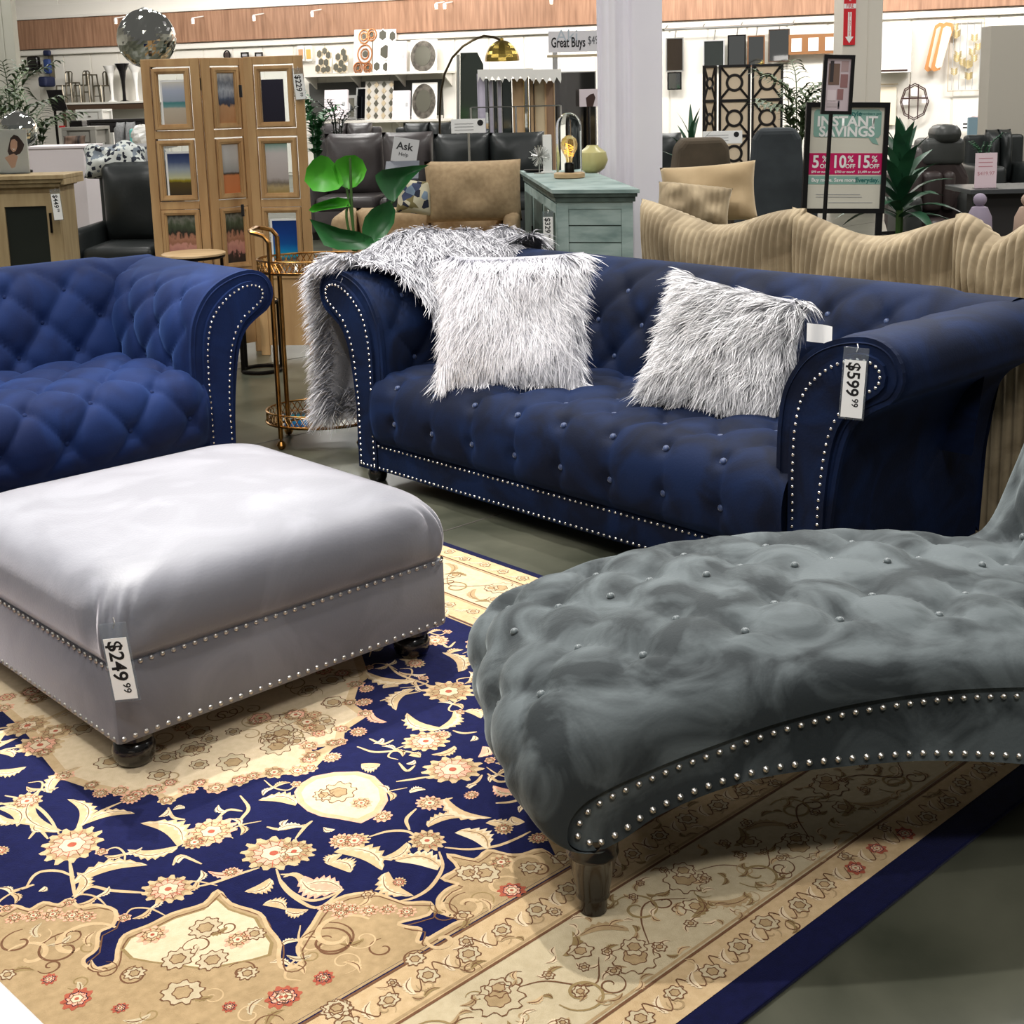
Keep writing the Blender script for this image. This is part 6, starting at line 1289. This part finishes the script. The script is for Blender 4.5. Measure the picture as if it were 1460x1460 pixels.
def leafr(b, t, w_, col='gold', lay=2, bend=.18, side=1):
    """serrated leaf from b to t in the rug plane"""
    b = np.array(b); t = np.array(t); d = t-b; L = np.linalg.norm(d)+1e-6; e = d/L; nn = np.array([-e[1],e[0]])*side; n = 14; up = []; lo_ = []
    for i in range(n+1):
        f = i/n; c = b+d*f+nn*bend*L*math.sin(PI*f); ww = w_*.5*math.sin(PI*min(1,.12+f*.88))**.8
        up.append(tuple(c+nn*ww*(1.0 if i%2 else .62)-e*(0 if i%2 else .0))); lo_.append(tuple(c-nn*ww*.55))
    shape(up+lo_[::-1], col, lay); USED.append(tuple((b+t)/2))
    if w_ > .035:
        ctr = [(np.array(p)+np.array(q))/2 for p,q in zip(up,lo_)]; shape([tuple(c_+(np.array(p)-c_)*.55) for c_,p in zip(ctr,up)]+[tuple(c_+(np.array(q)-c_)*.1) for c_,q in zip(ctr,lo_)][::-1], 'cream' if col != 'cream' else 'gold', lay+1)
    mid = [tuple((np.array(a)+np.array(q))/2) for a,q in zip(up[1:-1:2],lo_[1:-1:2])]
    stroke(mid, 'brown', .0022, lay+1, True, 2)
def spiral(c, r, turns, col, w_, lay, start=0.0, s=1):
    pts = [(c[0]+r*(1-.85*k)*math.cos(start+s*turns*2*PI*k), c[1]+r*(1-.85*k)*math.sin(start+s*turns*2*PI*k)) for k in np.linspace(0,1,18)]; stroke(pts, col, w_, lay, True, 2)
def rect_r(u0,u1,v0,v1,col,lay): shape([(u0,v0),(u1,v0),(u1,v1),(u0,v1)], col, lay)
# grounds and borders
V_a, V_b, V_c, V_d = 1.236, 1.326, 1.555, 1.666; U_a, U_b, U_c, U_d = 2.752, 2.683, 2.475, 2.362
rect_r(U0+.03,U_a,V_a,V1-.03,'gold',0); rect_r(U0+.1,U_b,V_b,V1-.1,'sage',1)
for k, (uu, vv) in enumerate(((U_c, V_c), (U_d, V_d))): rect_r(U0+.1,uu,vv,V1-.1,('gold','navy')[k],2+k)
def frame_line(uu, vv, col, w_, lay): rect_r(U0+.1,uu,vv,vv+w_,col,lay); rect_r(uu-w_,uu,vv,V1-.1,col,lay)
for uu, vv in ((U_b,V_b),(U_c,V_c),(U_d,V_d)): frame_line(uu,vv,'brown',.006,5); frame_line(uu-.009,vv+.009,'tan',.006,5)
# border ornament
rr = random.Random(5)
def border_run(pos, axis):
    """axis 0: runs along u at the near side; 1: along v at the far end"""
    Q = (lambda s,o: (s, o)) if axis == 0 else (lambda s,o: (U_b+V_b-o if False else U_b-(o-V_b), s))
    k = 0
    while pos < (U_b-.2 if axis == 0 else V1-.3):
        up = k%2; o1 = V_b+.07+.09*up; o2 = V_b+.16-.09*up
        flower(Q(pos,o1), .046, 'line', 6, 9); flower(Q(pos+.02,o1+.02), .026, 'line', 7, 7)
        spiral(Q(pos+.11,o2), .048, 1.3, 'olive', .006, 6, 2.0+up, 1 if up else -1); spiral(Q(pos+.16,o2-.02), .03, 1.2, 'brown', .0035, 6, .5, -1 if up else 1)
        stroke([Q(pos+.04,o1),Q(pos+.09,(o1+o2)/2+.02),Q(pos+.14,o2),Q(pos+.2,(o1+o2)/2)], 'brown', .0035, 6)
        leafr(Q(pos+.05,o2-.03), Q(pos-.03,o2+.02), .035, 'tan', 6, .2, 1 if up else -1); flower(Q(pos+.19,o1+.02-.03*up), .024, 'line', 6, 6)
        leafr(Q(pos+.16,o1), Q(pos+.22,o1+.04), .03, 'olive', 6, .2, -1)
        pos += .245; k += 1
border_run(-.4, 0); border_run(1.9, 1)
pos = -.4
while pos < U_a-.1:
    for vv, kk in (((V_a+V_b)/2,'rust' if rr.random() < .2 else 'line'), ((V_c+V_d)/2+.004,'line')):
        flower((pos,vv+rr.uniform(-.012,.012)), .018+rr.random()*.008, kk, 6, 7); stroke([(pos+.015,vv),(pos+.03,vv+.025),(pos+.05,vv-.02),(pos+.075,vv+.01)], 'brown', .003, 6); leafr((pos+.04,vv-.02),(pos+.065,vv+.02),.022,'cream',6,.2)
        spiral((pos+.07,vv-.015),.018,1.1,'tan',.004,6,rr.uniform(0,6))
    pos += .088
pos = 1.9
while pos < 4.3:
    for uu in ((U_a+U_b)/2,(U_c+U_d)/2): flower((uu+rr.uniform(-.01,.01),pos), .02, 'line', 6, 7); leafr((uu+.01,pos+.02),(uu-.02,pos+.06),.02,'cream',6,.2)
    pos += .09
# tan scalloped ground along the near side
edge_px = ZA([(-140,1010),(-60,985),(0,1000),(60,968),(120,985),(180,955),(240,965),(290,940),(330,975),(400,965),(480,990),(470,1050),(412,1080),(400,1150),(350,1190),(355,1218),(400,1230),(478,1205),(490,1150),(520,1090),(620,1050),(720,1000),(850,960),(905,905),(960,960),(1080,1000),(1115,1060),(1162,1120),(1160,1180),(1172,1225),(1220,1225),(1255,1195),(1240,1140)])+ZB([(120,1090),(160,1030),(240,985),(350,975),(450,1010),(555,1010),(550,1055),(440,1085),(470,1100),(520,1108),(508,1150),(560,1180),(640,1170),(690,1120),(690,1072),(600,1050),(585,1000),(620,960),(660,940),(600,920),(660,880),(620,830),(720,850),(770,815),(840,830),(900,830),(970,812),(1040,865)])
ed = [(u,max(v,V_d+.03)) for u,v in (L2(p) for p in edge_px)]
last = ed[-1]; ext = []; u_ = last[0]+.06; k = 0
while u_ < U_d-.03: ext.append((u_, 1.80+.11*abs(math.sin(k*.9)))); u_ += .05; k += 1
first = ed[0]; ext0 = []; u_ = first[0]-.05; k = 0
while u_ > U0+.15: ext0.append((u_, first[1]+.08*math.sin(k*.9))); u_ -= .06; k += 1
line = ext0[::-1]+ed+ext
shape(line+[(U_d-.01,V_d+.016),(U0+.12,V_d+.016)], 'tan', 4)
n = len(line)
stroke(ed[::1], 'gold', .008, 6, False, 3)
# cream cartouche and scrolls on the tan ground
cart_in = [L2(p) for p in ZA([(500,1150),(530,1105),(630,1065),(725,1018),(850,980),(905,935),(955,980),(1070,1018),(1095,1065),(1140,1125),(1130,1175),(1060,1195),(960,1215),(860,1235),(740,1220),(620,1205),(540,1190)])]
shape(cart_in, 'cream', 5); outline(cart_in, 'olive', .006, 6)
def pxf(p, r, kind, n=9): g = GZ(*p); flower(L2(p), r*g.y/F_PX, kind, 7, n)
for p, r, kd in (((855,1060),27,'line'),((740,1190),27,'line'),((885,1195),26,'line'),((635,1090),24,'pink'),((990,1110),22,'pink'),((1060,1085),18,'line'),((320,1357),26,'rust'),((205,1275),14,'rust'),((1170,1350),27,'rust'),((1350,1270),14,'rust'),((500,1395),13,'rust'),((955,1390),13,'rust'),((760,1330),34,'line'),((560,1250),18,'line'),((1030,1250),18,'line'),((1400,1400),26,'line'),((300,1010),17,'pink'),((220,1005),17,'pink'),((360,1015),15,'pink'),((140,1010),16,'pink'),((60,1020),14,'pink'),((1420,1000),15,'pink')): pxf(ZA([p])[0], r, kd)
for p, r, kd in (((170,1030),13,'pink'),((215,1025),14,'pink'),((265,1035),14,'pink'),((330,1040),15,'pink'),((400,1035),14,'pink'),((470,1045),15,'pink'),((700,900),22,'line'),((760,900),26,'line'),((820,860),20,'gold'),((160,1290),18,'rust'),((20,1360),26,'rust'),((210,1400),22,'line'),((500,1220),18,'line'),((860,965),22,'rust'),((1020,1045),12,'line'),((930,880),18,'line')): pxf(ZB([p])[0], r, kd)
def pxs(c, r, turns, col, w_, start, s, z=ZA): p = z([c])[0]; spiral(L2(p), r*GZ(*p).y/F_PX, turns, col, w_, 6, start, s)
for a in (((260,1150),48,1.1,'brown',.005,.5,1),((330,1130),62,.7,'gold',.012,0,1),((1370,1130),50,1.1,'brown',.005,2,-1),((80,1120),34,1,'brown',.005,1,1),((560,1260),26,1.3,'brown',.004,1,1),((1010,1240),26,1.3,'brown',.004,2,-1),((210,1220),20,1.2,'brown',.004,3,1),((120,1180),42,.8,'gold',.010,2,-1)): pxs(*a)
for a in (((180,1150),48,1.1,'brown',.005,1,-1),((220,1130),58,.8,'gold',.011,0,1),((690,1020),44,1.2,'gold',.012,1,1),((700,1020),36,1.2,'brown',.004,1,1),((500,1220),24,1.2,'brown',.004,0,1),((600,1150),26,1,'gold',.010,2,1),((930,870),34,1.1,'gold',.011,3,-1),((960,890),26,1.2,'brown',.004,3,-1),((380,1180),26,1,'brown',.004,1,1),((830,950),30,1.0,'gold',.009,0,1)): pxs(*a, ZB)
# cream medallion under the ottoman
med = [L2(p) for p in ZA([(-60,120),(0,150),(90,230),(140,290),(170,340),(250,440),(370,480),(490,505),(560,520),(640,500),(690,545),(780,500),(830,470),(900,492),(1000,460),(1060,440),(1150,425),(1250,418),(1300,370),(1298,312),(1400,300)])+ZB([(120,520),(130,470),(232,420),(240,370),(330,312),(270,270),(292,200),(330,170)])]
mc = (1.70,3.12); far = [(2.13,3.0),(2.2,3.3),(2.1,3.55),(1.95,3.8),(1.6,3.9),(1.35,3.75)]
shape(med+far, 'cream', 4); outline(med+far, 'gold', .03, 5)
rr = random.Random(11)
for i in range(len(med)-1):
    a, b = med[i], med[i+1]
    if i%1 == 0: flower((a[0]+(mc[0]-a[0])*.02, a[1]+(mc[1]-a[1])*.02), .020+.008*rr.random(), 'pink' if i%2 else 'gold', 6, 7)
for i in range(46):
    f = rr.uniform(.08,.5); a = med[rr.randrange(len(med))]; flower((a[0]+(mc[0]-a[0])*f, a[1]+(mc[1]-a[1])*f), rr.uniform(.02,.042), rr.choice(['line','line','cream','gold']), 6, rr.choice([6,7,8]))
for i in range(30):
    f = rr.uniform(.05,.5); a = med[rr.randrange(len(med))]; spiral((a[0]+(mc[0]-a[0])*f, a[1]+(mc[1]-a[1])*f), rr.uniform(.02,.045), 1.2, rr.choice(['tan','olive','brown']), .004, 6, rr.uniform(0,6), rr.choice([-1,1]))
# cream oval on the navy ground
ov = [L2(p) for p in ZB([(50,600),(70,570),(120,540),(200,525),(290,522),(350,540),(390,580),(400,630),(370,680),(300,715),(220,700),(150,690),(100,670),(65,640)])]; shape(ov, 'gold', 4); ovi = [(sum(p[0] for p in ov)/len(ov)+(x-sum(p[0] for p in ov)/len(ov))*.84, sum(p[1] for p in ov)/len(ov)+(y-sum(p[1] for p in ov)/len(ov))*.84) for x,y in ov]; shape(ovi, 'cream', 5); outline(ov, 'pink', .006, 5)
pxf(ZB([(215,600)])[0], 30, 'line'); pxf(ZB([(300,640)])[0], 18, 'pink'); pxf(ZB([(380,690)])[0], 16, 'pink'); pxf(ZB([(160,610)])[0], 18, 'line')
# vines
for pts in ([(20,510),(90,525),(160,560),(210,610),(245,670)],[(330,635),(400,585),(510,535)],[(290,780),(300,850),(312,935)],[(312,935),(380,890),(460,905),(560,912),(600,915)],[(820,890),(900,870),(1000,835),(1080,810)],[(1000,510),(1035,560),(1010,600),(975,635)],[(1150,815),(1180,890),(1250,950),(1330,975),(1430,900)],[(1230,690),(1270,640),(1300,615)],[(110,890),(140,845),(180,825),(250,825),(310,850)],[(40,910),(100,895),(140,880)],[(1180,850),(1230,835),(1290,870)],[(720,800),(750,760),(840,795)],[(700,560),(720,600),(770,610)],[(900,610),(950,570),(1010,575)],[(1110,640),(1170,650),(1280,630)],[(0,540),(60,560),(120,600)],[(120,690),(160,650),(200,690)]):
    stroke([L2(p) for p in ZA(pts)], 'gold', .0085, 5)
for pts in ([(285,430),(350,450),(440,445),(510,455)],[(395,120),(440,160),(520,190),(560,205)],[(370,260),(440,240),(520,225)],[(430,560),(500,550),(560,540)],[(480,740),(468,700),(505,660)],[(330,765),(400,745),(470,745),(510,770)],[(610,805),(700,812),(800,800),(870,775),(930,745)],[(590,820),(602,880),(560,950),(500,990),(440,1005)],[(0,905),(60,912),(85,960)],[(0,925),(40,970),(100,1000),(160,995),(235,960)],[(640,370),(680,380),(730,375)],[(690,580),(730,560),(750,535)],[(770,530),(810,560),(880,550)],[(800,640),(860,635),(900,620)],[(440,490),(470,520),(500,500)],[(330,400),(380,420),(420,405)],[(520,640),(600,630),(640,620)],[(450,330),(500,350),(560,370)],[(580,20),(620,60),(650,40)]):
    stroke([L2(p) for p in ZB(pts)], 'gold', .0085, 5)
# acanthus leaves
def lv(b, t, w_, z, col='gold', side=1, bend=.2): B_, T_ = L2(z([b])[0]), L2(z([t])[0]); leafr(B_, T_, w_, col, 6, bend, side)
for b,t,w_,cl,sd in (((245,660),(170,480),.055,'gold',1),((330,640),(280,525),.05,'gold',-1),((350,625),(562,585),.045,'gold',1),((755,715),(585,625),.075,'gold',-1),((740,725),(530,735),.05,'gold',1),((312,870),(615,800),.06,'gold',1),((1010,822),(865,825),.03,'pink',1),((1130,860),(1018,910),.05,'gold',1),((1190,985),(1285,985),.04,'gold',-1),((1235,545),(1075,530),.06,'gold',-1),((1260,890),(1428,905),.06,'pink',1),((0,560),(70,640),.05,'gold',1),((-20,310),(60,225),.06,'gold',1),((-20,410),(110,390),.055,'gold',-1),((0,330),(55,350),.04,'gold',1),((80,620),(0,590),.04,'gold',1),((310,930),(320,830),.04,'gold',-1),((1100,960),(1190,985),.045,'gold',1),((700,570),(660,600),.025,'cream',1),((770,560),(720,570),.025,'cream',-1),((740,790),(780,760),.022,'cream',1),((940,580),(910,550),.022,'cream',1),((1180,640),(1200,610),.02,'cream',1),((170,660),(150,630),.02,'cream',1),((190,890),(160,910),.022,'cream',1),((1380,790),(1460,830),.06,'gold',1),((1400,720),(1460,690),.06,'pink',-1)):
    lv(b,t,w_,ZA,cl,sd)
for b,t,w_,cl,sd in (((500,185),(315,150),.06,'gold',1),((490,215),(430,295),.055,'gold',-1),((595,365),(470,305),.06,'gold',1),((590,365),(645,295),.05,'gold',-1),((670,150),(600,80),.06,'gold',-1),((620,85),(680,70),.035,'gold',1),((610,625),(785,695),.05,'gold',-1),((545,725),(685,690),.045,'gold',1),((660,745),(770,812),.07,'cream',1),((590,880),(425,855),.075,'cream',-1),((475,790),(358,850),.045,'gold',1),((210,815),(378,890),.075,'gold',1),((390,900),(495,985),.06,'gold',-1),((300,500),(372,495),.06,'gold',-1),((880,600),(790,575),.05,'pink',1),((900,715),(860,690),.05,'gold',1),((770,710),(850,750),.05,'gold',1),((690,295),(745,325),.05,'gold',1),((510,130),(440,105),.045,'gold',-1),((380,210),(440,205),.04,'gold',1),((390,340),(340,300),.035,'pink',1),((650,430),(560,460),.035,'gold',1),((480,460),(520,470),.035,'gold',1),((380,400),(345,420),.022,'cream',1),((470,495),(500,480),.022,'cream',-1),((720,390),(705,410),.022,'cream',1),((700,585),(730,570),.022,'cream',1),((480,600),(540,590),.03,'cream',1),((80,920),(232,960),.075,'pink',-1),((180,870),(230,830),.04,'gold',1),((-10,740),(90,730),.03,'cream',1),((200,740),(160,730),.022,'cream',1),((760,430),(735,470),.045,'pink',1)):
    lv(b,t,w_,ZB,cl,sd)
for p, r, kd in (((300,715),50,'gold'),((700,900),40,'gold'),((880,660),40,'pink'),((810,705),20,'gold'),((1140,750),50,'gold'),((0,740),14,'gold'),((1420,700),20,'pink'),((960,830),14,'pink'),((420,500),14,'pink'),((545,520),17,'pink')): pxf(ZA([p])[0], r, kd, 13)
for p, r, kd in (((625,225),38,'gold'),((540,410),34,'gold'),((600,385),14,'cream'),((640,515),44,'gold'),((555,640),22,'pink'),((545,780),30,'gold'),((275,780),23,'gold'),((830,735),16,'gold'),((710,610),12,'pink'),((440,935),13,'gold'),((575,35),20,'pink'),((500,120),16,'gold'),((50,820),34,'gold'),((320,215),12,'pink'),((310,265),13,'pink'),((190,470),15,'pink'),((290,375),14,'pink'),((960,770),16,'gold')): pxf(ZB([p])[0], r, kd, 13)
# fine tendrils in the gaps of the navy ground, and line work on the tan ground
rr = random.Random(31)
def inside(p, poly):
    r = False; n_ = len(poly)
    for i in range(n_):
        (x1,y1),(x2,y2) = poly[i],poly[i-1]
        if (y1 > p[1]) != (y2 > p[1]) and p[0] < (x2-x1)*(p[1]-y1)/(y2-y1)+x1: r = not r
    return r
tan_poly = line+[(U_d-.01,V_d+.016),(U0+.12,V_d+.016)]; med_poly = med+far
for i in range(900):
    p = (rr.uniform(.35,2.3), rr.uniform(1.7,4.0)); tn = inside(p, tan_poly)
    if inside(p, med_poly) or inside(p, ov): continue
    if any((p[0]-q[0])**2+(p[1]-q[1])**2 < (.038 if tn else .055)**2 for q in USED): continue
    USED.append(p); a_ = rr.uniform(0,6.28); d_ = lambda r,b: (p[0]+r*math.cos(a_+b), p[1]+r*math.sin(a_+b))
    if tn:
        if rr.random() < .45: flower(p, rr.uniform(.014,.024), 'line', 6, 6)
        else: spiral(p, rr.uniform(.018,.034), 1.2, rr.choice(['brown','olive','gold']), .0032, 6, a_, rr.choice([-1,1]))
        leafr(p, d_(.045,.6), .02, rr.choice(['gold','olive','sage']), 6, .2)
    else:
        stroke([d_(.045,3.1),p,d_(.035,.5),d_(.05,1.1)], 'gold', .005, 5); leafr(p, d_(.04,1.4), .022, 'gold', 5, .2); leafr(p, d_(.038,-1.2), .02, 'cream', 5, .2, -1)
        if rr.random() < .5: flower(d_(.05,1.1), .014, 'pink', 6, 6)
for i in range(1500):
    b_ = rr.random(); p = (rr.uniform(.1,U_b-.05), rr.uniform(V_a+.015,V_d-.015))
    if any(abs(p[1]-q) < .016 for q in (V_b,V_c)) or any((p[0]-q[0])**2+(p[1]-q[1])**2 < .034**2 for q in USED): continue
    USED.append(p); a_ = rr.uniform(0,6.28); d_ = lambda r,b: (p[0]+r*math.cos(a_+b), p[1]+r*math.sin(a_+b)*.6)
    if b_ < .3: flower(p, rr.uniform(.010,.017), 'line', 6, 6)
    elif b_ < .65: spiral(p, rr.uniform(.012,.024), 1.2, rr.choice(['brown','olive','tan']), .0028, 6, a_, rr.choice([-1,1]))
    leafr(p, d_(.034,.6), .017, rr.choice(['tan','olive','cream','gold']), 6, .2, rr.choice([-1,1])); leafr(p, d_(.03,2.8), .015, rr.choice(['tan','olive','cream']), 6, .2)
stroke([(u+.0,v-.014) for u,v in ed], 'brown', .003, 6, False, 2)
# the field goes on beyond what the camera sees
rr = random.Random(21)
for i in range(60):
    u_, v_ = rr.uniform(U0+.2,U_d-.1), rr.uniform(1.9,V1-.2); q_ = Vector((u_*c43-v_*s43, u_*s43+v_*c43, 0))
    D_ = q_-Vector((0,0,CAM_H)); seen = abs(q_.x/q_.y) < .40 and q_.y > 1.95 and not (1.15 < u_ < 2.25 and 2.55 < v_ < 3.65)
    if seen and q_.x < .15: continue
    if 1.2 < u_ < 2.2 and 2.6 < v_ < 3.9: continue
    flower((u_,v_), rr.uniform(.03,.06), rr.choice(['gold','pink','gold']), 6, 11); leafr((u_+.05,v_),(u_+.16,v_+.06),.05,'gold',5,.2,rr.choice([-1,1])); stroke([(u_,v_),(u_-.08,v_+.04),(u_-.16,v_-.02)],'gold',.008,5)
mb = MB(); vs=[]; fs=[]; mi=[]
for lay in sorted(LY):
    for pts, m_ in LY[lay]: o = len(vs); vs += pts; fs.append(tuple(range(o,o+len(pts)))); mi.append(m_)
me = bpy.data.meshes.new('woven_pattern'); me.from_pydata(vs,[],fs)
for k in RK: me.materials.append(RC[k])
me.polygons.foreach_set('material_index', mi); me.update()
bm = bmesh.new(); bm.from_mesh(me); bmesh.ops.triangulate(bm, faces=[f for f in bm.faces if len(f.verts) > 4], ngon_method='EAR_CLIP')
for f in bm.faces:
    if f.normal.z < 0: f.normal_flip()
bm.to_mesh(me); bm.free()
tag(link('woven_pattern', me, rug), kind='stuff')
